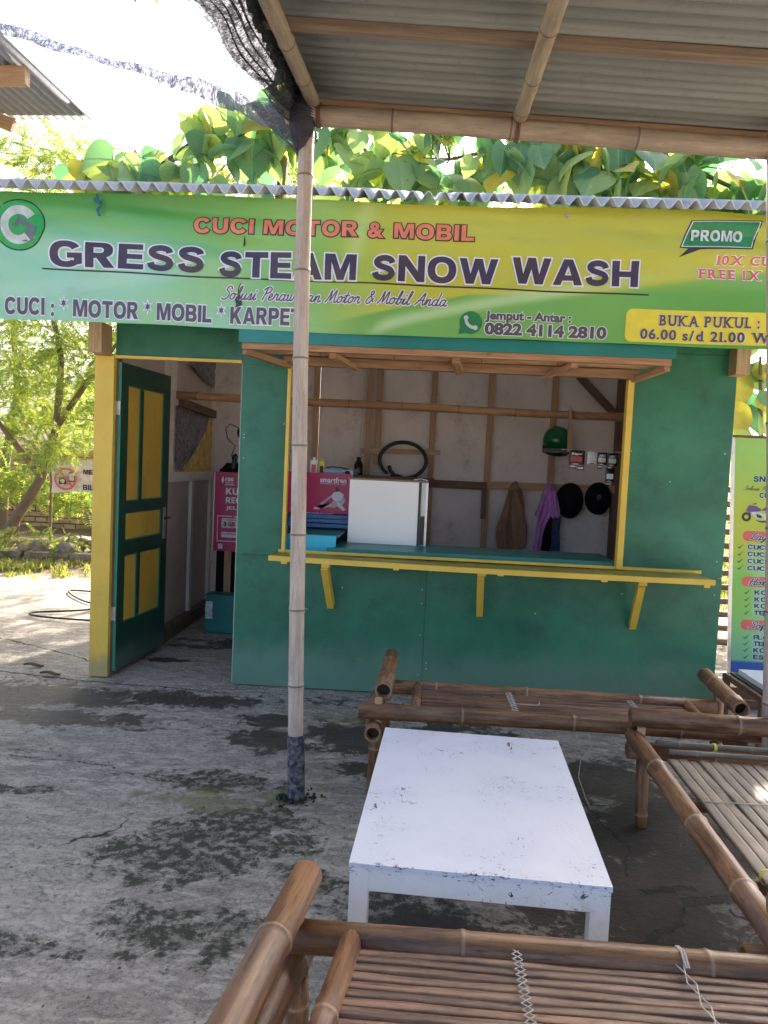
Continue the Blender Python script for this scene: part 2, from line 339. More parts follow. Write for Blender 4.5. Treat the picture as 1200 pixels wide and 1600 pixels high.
# concrete yard with moss, dark stains and cracks
def ground_material():
    t = NT('yard_concrete'); gm = t.n('ShaderNodeNewGeometry'); P = gm.outputs['Position']
    sp = t.n('ShaderNodeSeparateXYZ'); t.l(P, sp.inputs[0]); X, Y = sp.outputs[0], sp.outputs[1]
    wob = t.noise(P, 3.2, 8, .68); wob2 = t.noise(P, 9, 8, .7, None, .6); fine = t.noise(P, 60, 6, .7); big = t.noise(P, .8, 5, .6); smear = t.noise(P, 5, 7, .7, (1, 2.6, 1), 1.0)
    col = t.mix(t.ramp(big, .35, .65), s2l(172,162,147), s2l(142,133,119)); col = t.mix(t.ramp(smear, .42, .62), col, s2l(190,180,164)); col = t.mix(t.math('MULTIPLY', t.ramp(t.noise(P, 11, 8, .75, (1, 2.2, 1), .8), .50, .62), .5), col, s2l(96,96,88))
    col = t.mix(t.math('MULTIPLY', t.ramp(fine, .48, .62), .5), col, s2l(88,86,80)); col = t.mix(t.math('MULTIPLY', t.ramp(t.noise(P, 140, 3, .7), .56, .66), .5), col, s2l(196,194,186))
    def blob(cx, cy, rx, ry, amp=1.5, soft=.28):
        dx = t.math('DIVIDE', t.math('SUBTRACT', X, cx), rx); dy = t.math('DIVIDE', t.math('SUBTRACT', Y, cy), ry)
        d = t.math('SQRT', t.math('ADD', t.math('MULTIPLY', dx, dx), t.math('MULTIPLY', dy, dy)))
        d = t.math('ADD', d, t.math('MULTIPLY', t.math('SUBTRACT', t.math('ADD', wob, t.math('MULTIPLY', wob2, 1.0)), 1.0), amp*2.6))
        return t.math('SUBTRACT', 1.0, t.ramp(d, 1-soft, 1+soft*.3))
    def mx(l):
        r = l[0]
        for a in l[1:]: r = t.math('MAXIMUM', r, a)
        return r
    moss = mx([blob(1.35,-2.10,.42,.26,1.3),blob(1.55,-1.86,.2,.12),blob(1.02,-2.06,.2,.06),blob(1.42,-2.62,.32,.16,1.2),blob(1.28,-1.5,.34,.10,1.2),blob(.95,-2.75,.25,.07),blob(2.2,-2.45,.35,.3),blob(3.0,-2.6,.5,.4),blob(2.4,-.25,.9,.1),blob(3.0,-1.1,.3,.15),blob(.2,-1.7,.5,.05),blob(-.3,-1.3,.6,.08)])
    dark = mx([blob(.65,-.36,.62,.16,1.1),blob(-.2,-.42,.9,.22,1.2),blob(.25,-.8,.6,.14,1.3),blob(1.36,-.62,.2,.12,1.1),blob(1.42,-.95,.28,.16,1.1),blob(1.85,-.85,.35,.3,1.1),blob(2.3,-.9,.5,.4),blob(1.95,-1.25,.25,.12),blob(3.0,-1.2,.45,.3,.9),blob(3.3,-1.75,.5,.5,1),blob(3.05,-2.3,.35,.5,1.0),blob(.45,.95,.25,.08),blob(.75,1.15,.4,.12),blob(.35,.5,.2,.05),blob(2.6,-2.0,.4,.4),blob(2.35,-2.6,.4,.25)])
    soft_dark = mx([blob(3.1,-2.1,1.1,1.3,.5,.9), blob(2.4,-1.0,1.2,.5,.6,.9)])  # broad soft-edged darker patches
    col = t.mix(t.math('MULTIPLY', soft_dark, .38), col, s2l(72,76,76))
    col = t.mix(t.math('MULTIPLY', moss, t.math('ADD', .30, t.math('MULTIPLY', t.ramp(t.noise(P, 22, 8, .75), .42, .54), .68))), col, s2l(62,62,48))
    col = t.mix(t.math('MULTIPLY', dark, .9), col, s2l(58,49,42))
    gr = mx([blob(1.25,-1.7,.28,.1), blob(1.75,-.55,.2,.1), blob(1.6,-1.62,.14,.08)]); col = t.mix(t.math('MULTIPLY', gr, .5), col, s2l(92,100,34))
    # drips and small dark spots
    col = t.mix(t.math('MULTIPLY', t.ramp(t.noise(P, 14, 5, .6, (1, 2.0, 1)), .66, .70), .7), col, s2l(66,66,58))
    v = t.n('ShaderNodeTexVoronoi', feature='DISTANCE_TO_EDGE'); v.inputs['Scale'].default_value = .6
    wv = t.n('ShaderNodeVectorMath', operation='ADD'); ns = t.n('ShaderNodeTexNoise'); t.l(P, ns.inputs['Vector']); ns.inputs['Scale'].default_value = 3.0; ns.inputs['Detail'].default_value = 7
    sc = t.n('ShaderNodeVectorMath', operation='SCALE'); t.l(ns.outputs['Color'], sc.inputs[0]); sc.inputs['Scale'].default_value = .45
    t.l(P, wv.inputs[0]); t.l(sc.outputs[0], wv.inputs[1]); t.l(wv.outputs[0], v.inputs['Vector'])
    crack = t.math('MULTIPLY', t.math('SUBTRACT', 1.0, t.ramp(v.outputs['Distance'], .001, .004)), t.ramp(t.math('ADD', t.noise(P, 1.3, 3, .5), t.math('MULTIPLY', X, .05)), .64, .70))
    col = t.mix(t.math('MULTIPLY', crack, .85), col, (.012,.012,.01))
    def seg(ax, ay, bx, by, w_):
        px_ = t.math('ADD', X, t.math('MULTIPLY', t.math('SUBTRACT', wob2, .5), .12)); py_ = t.math('ADD', Y, t.math('MULTIPLY', t.math('SUBTRACT', t.noise(P, 7, 6, .7), .5), .14))
        dx, dy = bx-ax, by-ay; L2 = dx*dx+dy*dy
        k = t.math('ADD', t.math('MULTIPLY', t.math('SUBTRACT', px_, ax), dx/L2), t.math('MULTIPLY', t.math('SUBTRACT', py_, ay), dy/L2), True)
        ex = t.math('SUBTRACT', px_, t.math('ADD', t.math('MULTIPLY', k, dx), ax)); ey = t.math('SUBTRACT', py_, t.math('ADD', t.math('MULTIPLY', k, dy), ay))
        return t.math('SUBTRACT', 1.0, t.ramp(t.math('SQRT', t.math('ADD', t.math('MULTIPLY', ex, ex), t.math('MULTIPLY', ey, ey))), w_*.6, w_))
    cr2 = mx([seg(2.70,-2.62,2.94,-2.5,.010), seg(2.94,-2.5,3.09,-2.38,.016), seg(3.09,-2.38,3.16,-2.24,.012), seg(3.16,-2.25,3.36,-2.20,.034), seg(3.02,-2.20,3.20,-2.15,.022), seg(-1.4,.12,-.1,-.10,.012), seg(-.1,-.10,1.0,-.18,.008), seg(2.95,-1.45,3.05,-1.9,.006), seg(3.05,-1.9,2.98,-2.1,.005), seg(.2,-1.35,.75,-1.42,.004), seg(-1.2,.9,.1,.25,.008)])
    crack = t.math('MAXIMUM', crack, cr2); col = t.mix(t.math('MULTIPLY', cr2, .9), col, (.012,.012,.01))
    # bare earth and leaf litter beyond the slab edge, left of the hut
    e = t.math('ADD', Y, t.math('MULTIPLY', t.math('SUBTRACT', wob, .5), 1.6)); em = t.ramp(e, 3.6, 4.2)
    earth = t.mix(t.ramp(wob2, .35, .65), s2l(122,100,72), s2l(84,66,46)); col = t.mix(em, col, earth)
    h = t.math('ADD', t.math('ADD', t.math('MULTIPLY', wob2, 1.0), t.math('MULTIPLY', fine, .25)), t.math('ADD', t.math('MULTIPLY', crack, -1.2), t.math('MULTIPLY', smear, .7)))
    t.bump(h, .8, .025)
    rough = t.math('SUBTRACT', .85, t.math('MULTIPLY', mx([dark, soft_dark]), .3))
    return t.fin(col, rough, .4)
m_ground = ground_material()

# ------------------------------------------------------------------ shared shapes
def bamboo(name, p0, p1, r, mat, parent, node=.32, bend=0.0, taper=1.0, n=12, phase=None, hollow=True, sag=None, uncapped=False):
    p0, p1 = Vector(p0), Vector(p1); d = p1-p0; L = d.length; d.normalize()
    side = Vector((0,0,1)) if abs(d.z) < .8 else Vector((1,0,0)); side = (side-d*side.dot(d)).normalized()
    if sag is not None: side = Vector(sag)
    ss = [0.0]; ring=[0.0]; rs=[1.0]
    x = node*(random.random()*.8+.15) if phase is None else phase
    while x < L-.03:
        for dx, rg, rr in ((-.016,0,.985), (-.006,.0,1.04), (-.001,1,1.09), (.003,.9,1.07), (.007,.0,1.02), (.018,0,.98)):
            ss.append(x+dx); ring.append(rg); rs.append(rr)
        x += node*(.88+random.random()*.24)
        if x < L-.03: ss.append(x-node*.5); ring.append(0); rs.append(.985)
    ss.append(L); ring.append(0); rs.append(1.0)
    o = sorted(range(len(ss)), key=lambda i: ss[i]); pts=[]; rad=[]; rg=[]
    ph = random.random()*6
    for i in o:
        t = ss[i]/L; wob = sin(ss[i]*3.1+ph)*.0025
        pts.append(p0+d*ss[i]+side*(bend*sin(pi*t)+wob)); rad.append(r*rs[i]*(1+(taper-1)*t)); rg.append(ring[i])
    mb = MB(); mb.tube(pts, rad, n, rg, 0, True, hollow)
    return mb.build(name, mat, parent)
def lash(name, mat, parent, c, axis, r, n=5, w=.02, t=.0022):
    mb = MB(); a = Vector(axis).normalized(); x = a.orthogonal().normalized(); y = a.cross(x); pts=[]
    N = n*12
    for i in range(N+1):
        th = 2*pi*i/12; pts.append(Vector(c)+a*(w*(i/N-.5)+random.uniform(-.001,.001))+(x*cos(th)+y*sin(th))*(r+t))
    mb.tube(pts, t, 5); return mb.build(name, mat, parent)
def sheet_fn(o, U, V, N, period, amp, Lu, Lv, along='v', jit=0):
    # corrugated: waves repeat along v, ridges run along u
    o, U, V, N = Vector(o), Vector(U).normalized(), Vector(V).normalized(), Vector(N).normalized()
    return lambda u, v: o+U*(u*Lu)+V*(v*Lv)+N*(amp*sin(2*pi*v*Lv/period)+jit*sin(u*5+v*3))
def text_mb(body, bold=0.0, shear=0.0, spacing=1.0, res=3):
    cu = bpy.data.curves.new('t', 'FONT'); cu.body = body; cu.size = 1; cu.offset = bold; cu.shear = shear; cu.space_character = spacing
    cu.resolution_u = res; cu.fill_mode = 'FRONT'
    o = bpy.data.objects.new('t', cu); C.objects.link(o); bpy.context.view_layer.update()
    dg = bpy.context.evaluated_depsgraph_get(); me = bpy.data.meshes.new_from_object(o.evaluated_get(dg))
    v = np.array([tuple(x.co)[:2] for x in me.vertices]) if len(me.vertices) else np.zeros((0,2)); f = [tuple(p.vertices) for p in me.polygons]
    bpy.data.objects.remove(o); bpy.data.curves.remove(cu); bpy.data.meshes.remove(me)
    return v, f
SLAB = {'B':[(0,0),(0,1)],'U':[(0,1),(1,1)],'K':[(0,0),(0,1),(1,0),(1,1)],'A':[(0,0),(1,0)],'P':[(0,0),(0,1)],'L':[(0,0),(0,1)],'W':[(0,1),(1,1),(.5,1)],
        'I':[(.5,0),(.5,1)],'X':[(0,0),(1,0),(0,1),(1,1)],'F':[(0,0),(0,1)],'R':[(0,0),(0,1),(1,0)],'E':[(0,0),(0,1)],'1':[(.55,0)],'d':[(1,0)]}
def slab_text(body, bold):
    V=[]; F=[]; x=0
    for ch in body:
        if ch == ' ': x += .36; continue
        v, f = text_mb(ch, bold)
        x0, x1 = v[:,0].min(), v[:,0].max(); y0, y1 = v[:,1].min(), v[:,1].max()
        v = v-[x0, 0]; wd = x1-x0; pad = .1 if ch in SLAB else .04
        v = v+[x+pad, 0]; o = len(V); V += [tuple(p) for p in v]; F += [tuple(i+o for i in q) for q in f]
        for (sx, sy) in SLAB.get(ch, []):
            st = .09+bold; cx = x+pad+st/2*(1-2*sx)+wd*sx; h = .075+bold*.6
            yb = y0 if sy == 0 else y1-h; o = len(V)
            V += [(cx-st*.5-.085, yb), (cx+st*.5+.085, yb), (cx+st*.5+.085, yb+h), (cx-st*.5-.085, yb+h)]; F.append((o, o+1, o+2, o+3))
        x += wd+pad*2
    return np.array(V), F
# a heavy grotesk drawn from outlines, for the banner's big lettering
_H = .716
def _el(cx, cy, rx, ry, a0, a1, n=14, p=2.25):
    o=[]
    for i in range(n+1):
        a = radians(a0+(a1-a0)*i/n); c, s_ = cos(a), sin(a)
        o.append((cx+rx*math.copysign(abs(c)**(2/p), c), cy+ry*math.copysign(abs(s_)**(2/p), s_)))
    return o
def _stroke(P, wd):
    Q=[]; n = len(P)-1
    for i in range(n*4+1):
        x = min(n-1e-6, i/4); k = int(x); f = x-k; g = lambda j: np.array(P[max(0, min(n, j))]); a, b, c, d = g(k-1), g(k), g(k+1), g(k+2)
        Q.append(.5*((2*b)+(c-a)*f+(2*a-5*b+4*c-d)*f*f+(3*b-a-3*c+d)*f**3))
    L=[]; Rr=[]
    for i, q in enumerate(Q):
        t = Q[min(i+1, len(Q)-1)]-Q[max(i-1, 0)]; t = t/np.linalg.norm(t); nn = np.array([-t[1], t[0]])*wd/2; L.append(tuple(q+nn)); Rr.append(tuple(q-nn))
    return L+Rr[::-1]
GLY = {
 '*': (.34, [[(.17+(.20 if k % 2 == 0 else .085)*cos(pi/2+k*pi/6), .545+(.20 if k % 2 == 0 else .085)*sin(pi/2+k*pi/6)) for k in range(12)]]),
 'I': (.20, [[(0,0),(.2,0),(.2,_H),(0,_H)]]), 'L': (.56, [[(0,0),(.56,0),(.56,.16),(.2,.16),(.2,_H),(0,_H)]]),
 'T': (.64, [[(.22,0),(.42,0),(.42,_H-.16),(.64,_H-.16),(.64,_H),(0,_H),(0,_H-.16),(.22,_H-.16)]]),
 'H': (.70, [[(0,0),(.2,0),(.2,.27),(.5,.27),(.5,0),(.7,0),(.7,_H),(.5,_H),(.5,.43),(.2,.43),(.2,_H),(0,_H)]]),
 'E': (.58, [[(0,0),(.58,0),(.58,.155),(.2,.155),(.2,.295),(.55,.295),(.55,.435),(.2,.435),(.2,_H-.15),(.57,_H-.15),(.57,_H),(0,_H)]]),
 'N': (.72, [[(0,0),(.19,0),(.19,.43),(.52,0),(.72,0),(.72,_H),(.53,_H),(.53,.29),(.2,_H),(0,_H)]]),
 'M': (.86, [[(0,0),(.18,0),(.18,.50),(.34,0),(.52,0),(.68,.50),(.68,0),(.86,0),(.86,_H),(.59,_H),(.43,.27),(.27,_H),(0,_H)]]),
 'W': (1.05, [[(.20,0),(.41,0),(.525,.42),(.64,0),(.85,0),(1.05,_H),(.85,_H),(.74,.27),(.63,_H),(.42,_H),(.31,.27),(.2,_H),(0,_H)]]),
 'A': (.78, [[(0,0),(.21,0),(.25,.12),(.53,.12),(.57,0),(.78,0),(.51,_H),(.27,_H)],[(.30,.26),(.48,.26),(.39,.53)]]),
 'K': (.72, [[(0,0),(.2,0),(.2,.18),(.29,.27),(.47,0),(.72,0),(.43,.40),(.70,_H),(.44,_H),(.2,.43),(.2,_H),(0,_H)]]),
 'U': (.70, [[(0,_H),(0,.28)]+_el(.35,.27,.35,.285,180,360)+[(.7,.28),(.7,_H),(.5,_H),(.5,.29)]+_el(.35,.27,.15,.125,0,-180)+[(.2,.29),(.2,_H)]]),
 'O': (.78, [_el(.39,.358,.39,.372,0,347,26),_el(.39,.358,.185,.205,0,347,26)]),
 'C': (.74, [_el(.38,.358,.38,.372,32,324,22)+_el(.38,.358,.185,.205,-30,-328,20)]),
 'G': (.78, [_el(.39,.358,.39,.372,34,312,22)+[(.78,.10),(.78,.40),(.42,.40),(.42,.255),(.585,.255),(.585,.19)]+_el(.39,.358,.19,.205,-52,-326,18)]),
 'S': (.64, [_stroke([(.545,.50),(.50,.59),(.35,.635),(.18,.60),(.125,.51),(.19,.425),(.34,.372),(.49,.312),(.535,.205),(.46,.105),(.31,.072),(.14,.11),(.085,.225)], .165)]),
 'R': (.70, [[(0,0),(.2,0),(.2,.27),(.27,.27),(.45,0),(.70,0),(.50,.295)]+_el(.42,.505,.23,.211,-60,90,10)+[(0,_H)],[(.2,.415),(.36,.415)]+_el(.36,.495,.085,.08,-80,80,6)+[(.36,.575),(.2,.575)]]),
 'P': (.66, [[(0,0),(.2,0),(.2,.25),(.38,.25)]+_el(.40,.483,.25,.233,-80,90,10)+[(0,_H)],[(.2,.40),(.34,.40)]+_el(.34,.485,.09,.085,-80,80,6)+[(.34,.57),(.2,.57)]]),
 'B': (.68, [[(0,0),(.42,0)]+_el(.42,.205,.25,.205,-80,55,8)+_el(.40,.52,.24,.196,-30,85,8)+[(.38,_H),(0,_H)],[(.2,.14),(.37,.14)]+_el(.37,.21,.09,.07,-80,80,5)+[(.37,.28),(.2,.28)],[(.2,.43),(.35,.43)]+_el(.35,.50,.08,.07,-80,80,5)+[(.35,.57),(.2,.57)]]),
}
def heavy_mb(body, grow, spacing=1.0):
    V=[]; F=[]; x=0
    for ch in body:
        if ch == ' ': x += .34; continue
        if ch in GLY:
            wd, loops = GLY[ch]; cu = bpy.data.curves.new('t', 'CURVE'); cu.dimensions = '2D'; cu.fill_mode = 'BOTH'; cu.offset = grow
            for L in loops:
                sp = cu.splines.new('POLY'); sp.points.add(len(L)-1); sp.use_cyclic_u = True
                for i, q in enumerate(L): sp.points[i].co = (q[0], q[1], 0, 1)
            o = bpy.data.objects.new('t', cu); C.objects.link(o); bpy.context.view_layer.update(); me = bpy.data.meshes.new_from_object(o.evaluated_get(bpy.context.evaluated_depsgraph_get()))
            v = np.array([tuple(a.co)[:2] for a in me.vertices]); f = [tuple(p.vertices) for p in me.polygons]
            bpy.data.objects.remove(o); bpy.data.curves.remove(cu); bpy.data.meshes.remove(me)
        else:
            v, f = text_mb(ch, .035+grow); v0 = text_mb(ch, .035)[0]; wd = v0[:,0].max()-v0[:,0].min(); v = v-[v0[:,0].min(), 0]
        v = v+[x, 0]; o_ = len(V); V += [tuple(q) for q in v]; F += [tuple(i+o_ for i in q) for q in f]; x += wd+.075*spacing
    return np.array(V), F
# joined brush script, drawn stroke by stroke
SCR = {'a':(.46,[[(.30,.32),(.18,.39),(.05,.25),(.06,.05),(.18,0),(.30,.18),(.33,.38),(.30,.1),(.36,0),(.46,.06)]]),'d':(.47,[[(.30,.32),(.18,.39),(.05,.25),(.06,.05),(.18,0),(.30,.18),(.36,.78),(.31,.1),(.37,0),(.47,.06)]]),
 'o':(.42,[[(.24,.38),(.08,.32),(.04,.12),(.14,0),(.28,.1),(.30,.3),(.22,.38),(.26,.30),(.42,.33)]]),'l':(.28,[[(0,.06),(.14,.4),(.20,.76),(.12,.78),(.08,.4),(.10,.03),(.18,0),(.28,.08)]]),
 'u':(.44,[[(0,.1),(.08,.38),(.05,.1),(.12,0),(.24,.12),(.30,.38),(.27,.08),(.34,0),(.44,.08)]]),'s':(.32,[[(0,.06),(.14,.34),(.17,.40),(.20,.2),(.16,.02),(.05,.01),(.2,0),(.32,.08)]]),
 'i':(.23,[[(0,.08),(.10,.38),(.07,.08),(.13,0),(.23,.08)],[(.13,.52),(.15,.56)]]),'e':(.32,[[(0,.12),(.16,.2),(.2,.34),(.11,.39),(.04,.2),(.08,.02),(.18,0),(.32,.1)]]),
 'r':(.36,[[(0,.08),(.09,.42),(.13,.34),(.24,.36),(.21,.1),(.27,0),(.36,.08)]]),'w':(.52,[[(0,.3),(.06,.38),(.05,.08),(.13,0),(.22,.12),(.25,.36),(.24,.08),(.32,0),(.42,.14),(.44,.38),(.52,.33)]]),
 't':(.27,[[(0,.06),(.12,.4),(.16,.66),(.10,.1),(.16,0),(.27,.08)],[(.0,.42),(.27,.45)]]),'n':(.42,[[(0,.1),(.07,.38),(.06,0),(.14,.3),(.24,.38),(.27,.28),(.26,.06),(.32,0),(.42,.08)]]),
 'b':(.38,[[(0,.06),(.14,.4),(.2,.76),(.12,.78),(.07,.3),(.10,0),(.24,.04),(.28,.28),(.18,.32),(.38,.3)]]),'y':(.42,[[(0,.3),(.06,.38),(.06,.12),(.14,.04),(.26,.16),(.32,.38),(.26,-.1),(.12,-.3),(.04,-.22),(.2,-.04),(.42,.08)]]),
 'k':(.34,[[(0,.06),(.14,.4),(.2,.76),(.12,.78),(.07,.3),(.06,0)],[(.07,.16),(.26,.38),(.14,.2),(.2,.02),(.34,.08)]]),'f':(.30,[[(0,.06),(.16,.5),(.24,.78),(.14,.76),(.08,.2),(.04,-.28),(.12,-.2),(.12,.06),(.3,.1)]]),
 'S':(.5,[[(.5,.62),(.42,.78),(.24,.74),(.2,.56),(.38,.40),(.4,.16),(.22,-.02),(.02,.06)]]),'P':(.46,[[(.12,0),(.2,.4),(.26,.74)],[(.06,.62),(.3,.8),(.5,.7),(.44,.48),(.2,.38)]]),
 'M':(.68,[[(0,.02),(.14,.3),(.22,.76),(.26,.3),(.28,.1),(.5,.76),(.52,.2),(.58,0),(.68,.06)]]),'A':(.58,[[(0,.02),(.2,.3),(.42,.76),(.42,.2),(.48,0),(.58,.06)],[(.14,.28),(.46,.3)]]),
 'L':(.5,[[(.4,.66),(.34,.78),(.2,.5),(.14,.1),(.02,.04),(.1,.1),(.3,0),(.5,.06)]]),'H':(.56,[[(.16,.72),(.12,0)],[(.48,.76),(.42,.02),(.56,.06)],[(.06,.36),(.5,.4)]]),
 'D':(.56,[[(.2,.72),(.12,.04),(.3,0),(.52,.3),(.46,.68),(.2,.78),(.06,.66)]]),'&':(.5,[[(.5,.1),(.3,.4),(.22,.66),(.34,.74),(.36,.56),(.12,.28),(.08,.06),(.24,0),(.46,.28)]])}
def script_text(parent, mp, body, x0, x1, z0, z1, mat, wd=.075, owd=.16, omat=None, slant=.35, lift=.003):
    strokes=[]; x=0
    for ch in body:
        if ch == ' ': x += .3; continue
        adv, L = SCR[ch]
        for st_ in L: strokes.append([(px+x+slant*pz, pz) for px, pz in st_])
        x += adv
    A = min(p[0] for q in strokes for p in q); B = max(p[0] for q in strokes for p in q); sx, sz = (x1-x0)/(B-A), (z1-z0)/.80
    mb = MB()
    for (w_, lf, mi) in ((owd, lift*.5, 1), (wd, lift, 0)):
        if not w_: continue
        for si, P in enumerate(strokes):
            n = len(P)-1; Q=[]
            for i in range(n*4+1):
                xx = min(n-1e-6, i/4); k = int(xx); f = xx-k; g = lambda j: np.array(P[max(0, min(n, j))]); a, b, c, d = g(k-1), g(k), g(k+1), g(k+2)
                Q.append(.5*((2*b)+(c-a)*f+(2*a-5*b+4*c-d)*f*f+(3*b-a-3*c+d)*f**3))
            prev=None
            for i, q in enumerate(Q):
                t = Q[min(i+1, len(Q)-1)]-Q[max(i-1, 0)]; t = t/(np.linalg.norm(t)+1e-9); nn = np.array([-t[1], t[0]])*w_/2; l_ = lf+i*2.5e-5+(si % 7)*4e-6
                if i == 0: q = q-t*w_*.4
                if i == len(Q)-1: q = q+t*w_*.4
                row = [mb.vert(mp((v[0]-A)*sx+x0, v[1]*sz+z0, l_)) for v in (q-nn, q+nn)]
                if prev: mb.face((prev[0], row[0], row[1], prev[1]), None, mi)
                prev = row
    o = mb.build('script_lettering', [mat, omat or m_outl], parent); return o
def clip_refine(V, F, step, x_max=None):
    import bmesh
    bm = bmesh.new(); vs = [bm.verts.new((p[0], p[1], 0)) for p in V]
    for q in F:
        try: bm.faces.new([vs[i] for i in q])
        except ValueError: pass
    if x_max is not None: bmesh.ops.bisect_plane(bm, geom=bm.verts[:]+bm.edges[:]+bm.faces[:], plane_co=(x_max,0,0), plane_no=(1,0,0), clear_outer=True)
    if step and len(bm.verts):
        xs = [v.co.x for v in bm.verts]; ys = [v.co.y for v in bm.verts]
        for (lo, hi, no) in ((min(xs), max(xs), (1,0,0)), (min(ys), max(ys), (0,1,0))):
            k = math.floor(lo/step)+1
            while k*step < hi:
                bmesh.ops.bisect_plane(bm, geom=bm.verts[:]+bm.edges[:]+bm.faces[:], plane_co=tuple(c*k*step for c in no), plane_no=no); k += 1
    bm.verts.index_update(); V2 = [(v.co.x, v.co.y) for v in bm.verts]; F2 = [tuple(v.index for v in f.verts) for f in bm.faces]; bm.free()
    return V2, F2
def fit_text(name, parent, mp, body, x0, x1, z0, z1, mat, bold=0.03, outline=None, omat=None, shear=0, spacing=1, slab=False, slope=0.0, lift=.002, x_max=None, step=.05, ref=None, heavy=False):
    """text whose glyph box fills x0..x1, z0..z1 of a surface; mp(x, z, lift) gives the 3-D point"""
    if heavy: bold = 0
    mk = (lambda b: heavy_mb(body, b, spacing)) if heavy else (lambda b: slab_text(body, b)) if slab else (lambda b: text_mb(body, b, shear, spacing))
    v0, f0 = mk(bold)
    rv = v0 if ref is None else (heavy_mb(ref, 0) if heavy else text_mb(ref, bold, shear, spacing))[0]
    a, b_ = v0[:,0].min(), v0[:,0].max(); c_, d_ = rv[:,1].min(), rv[:,1].max()
    sx, sz = (x1-x0)/(b_-a), (z1-z0)/(d_-c_)
    mb = MB(); lay = [(v0, f0, lift, 0)]
    if outline:
        v1, f1 = mk(bold+outline)
        if slab:   # keep each outlined glyph centred on its letter
            a1, b1 = v1[:,0].min(), v1[:,0].max(); v1[:,0] = (v1[:,0]-a1)/(b1-a1)*((b_-a)+2*outline)+a-outline
        lay.insert(0, (v1, f1, lift*.5, 1))
    for (v, f, lf, mi) in lay:
        w_ = [((p[0]-a)*sx+x0, (p[1]-c_)*sz+z0) for p in v]
        V, F = clip_refine(w_, f, step, x_max)
        o = len(mb.v)
        for p in V: mb.vert(mp(p[0], p[1]+slope*(p[0]-x0), lf))
        for q in F: mb.face([i+o for i in q], None, mi)
    return mb.build(name, [mat, omat or m_outl], parent)
def flat_poly(name, parent, mp, polys, mats, step=.06):
    mb = MB()
    for (pts, mi, lf) in polys:
        V, F = clip_refine(pts, [tuple(range(len(pts)))], step); o = len(mb.v)
        for p in V: mb.vert(mp(p[0], p[1], lf))
        for q in F: mb.face([i+o for i in q], None, mi)
    return mb.build(name, mats, parent)
def circ(cx, cz, r, n=28, rz=None, a0=0, a1=2*pi): return [(cx+r*cos(a0+(a1-a0)*i/n), cz+(rz or r)*sin(a0+(a1-a0)*i/n)) for i in range(n if abs(a1-a0-2*pi) < 1e-6 else n+1)]
def arc_band(cx, cz, r0, r1, a0, a1, n=20):
    out = [];  A = [a0+(a1-a0)*i/n for i in range(n+1)]
    return [[(cx+r1*cos(A[i]), cz+r1*sin(A[i])), (cx+r1*cos(A[i+1]), cz+r1*sin(A[i+1])), (cx+r0*cos(A[i+1]), cz+r0*sin(A[i+1])), (cx+r0*cos(A[i]), cz+r0*sin(A[i]))][::-1] for i in range(n)]
def rrect(x0, z0, x1, z1, r, n=5):
    P=[]
    for (cx, cz, a) in ((x1-r, z1-r, 0), (x0+r, z1-r, pi/2), (x0+r, z0+r, pi), (x1-r, z0+r, 1.5*pi)): P += [(cx+r*cos(a+pi/2*i/n), cz+r*sin(a+pi/2*i/n)) for i in range(n+1)]
    return P
# ================================================================== SETTING
def fbm(x, y, s=1.0): return mnoise.fractal(Vector((x*s, y*s, 3.7)), 1.0, 2.0, 5)
def make_ground():
    xs = sorted(set([-400,-200,-100,-50,-30,-20,-14,-10,-8]+[round(-6+.12*i, 3) for i in range(109)]+[9,11,14,20,30,50,100,200,400]))
    ys = sorted(set([-400,-200,-100,-50,-30,-20,-12,-9,-7]+[round(-5.5+.1*i, 3) for i in range(120)]+[8,10,12,14,18,22,30,50,100,200,400]))
    mb = MB(); idx = {}
    for j, y in enumerate(ys):
        for i, x in enumerate(xs):
            z = -.004-.012*abs(fbm(x, y, .9)) if (abs(x) < 12 and abs(y) < 12) else -.01
            if y > 3.9 and x < 1 and y < 20: z += .10*min(1, (y-3.9))*(.6+.6*fbm(x, y, 1.5))
            if x > 4.4 and y > 1: z -= .02
            idx[i, j] = mb.vert((x, y, z))
    for j in range(len(ys)-1):
        for i in range(len(xs)-1): mb.face((idx[i,j], idx[i+1,j], idx[i+1,j+1], idx[i,j+1]), None, 0, True)
    return tag(mb.build('ground', m_ground), kind='structure')
make_ground()

# ================================================================== HUT
hut = thing('wash_kiosk', 'green painted plywood kiosk with open door and serving window', 'kiosk', (2.05, 0, 0))
def hb(name, c, size, mat, parent=None, bev=.003, rot=None):
    mb = MB(); mb.box(c, size, rot); return mb.build(name, mat, parent or hut, bev)
def hbeam(name, p0, p1, w_, h_, mat, parent=None, bev=.003, up=(0,0,1)):
    mb = MB(); mb.beam(p0, p1, w_, h_, up); return mb.build(name, mat, parent or hut, bev)
def pan(x0, x1, z0, z1, y=0.006, t=.012, mat=None, name='wall_panel'): return hb(name, ((x0+x1)/2, y+random.uniform(-.001,.001), (z0+z1)/2), (x1-x0-.002, t, z1-z0-.002), mat or m_green, bev=.0015)
pan(.96, 2.215, .0, .868); pan(2.215, 4.1, .0, .868); pan(.96, 1.262, .868, 2.105); pan(3.45, 4.1, .868, 2.28)
pan(.96, 3.45, 2.105, 2.95); pan(.125, .96, 2.125, 2.95); pan(3.45, 4.1, 2.28, 2.95)
for (x0, x1, z0, z1) in ((.99,1.25,0,.03),): pass
hb('door_lintel_strip', (.54, .002, 2.118), (.83, .03, .018), m_yellow)
hb('corner_post', (.058, .03, 1.06), (.125, .09, 2.12), m_yellow, bev=.006)
hb('post_edge_strip', (.128, .055, 1.06), (.012, .06, 2.12), m_wood_d)
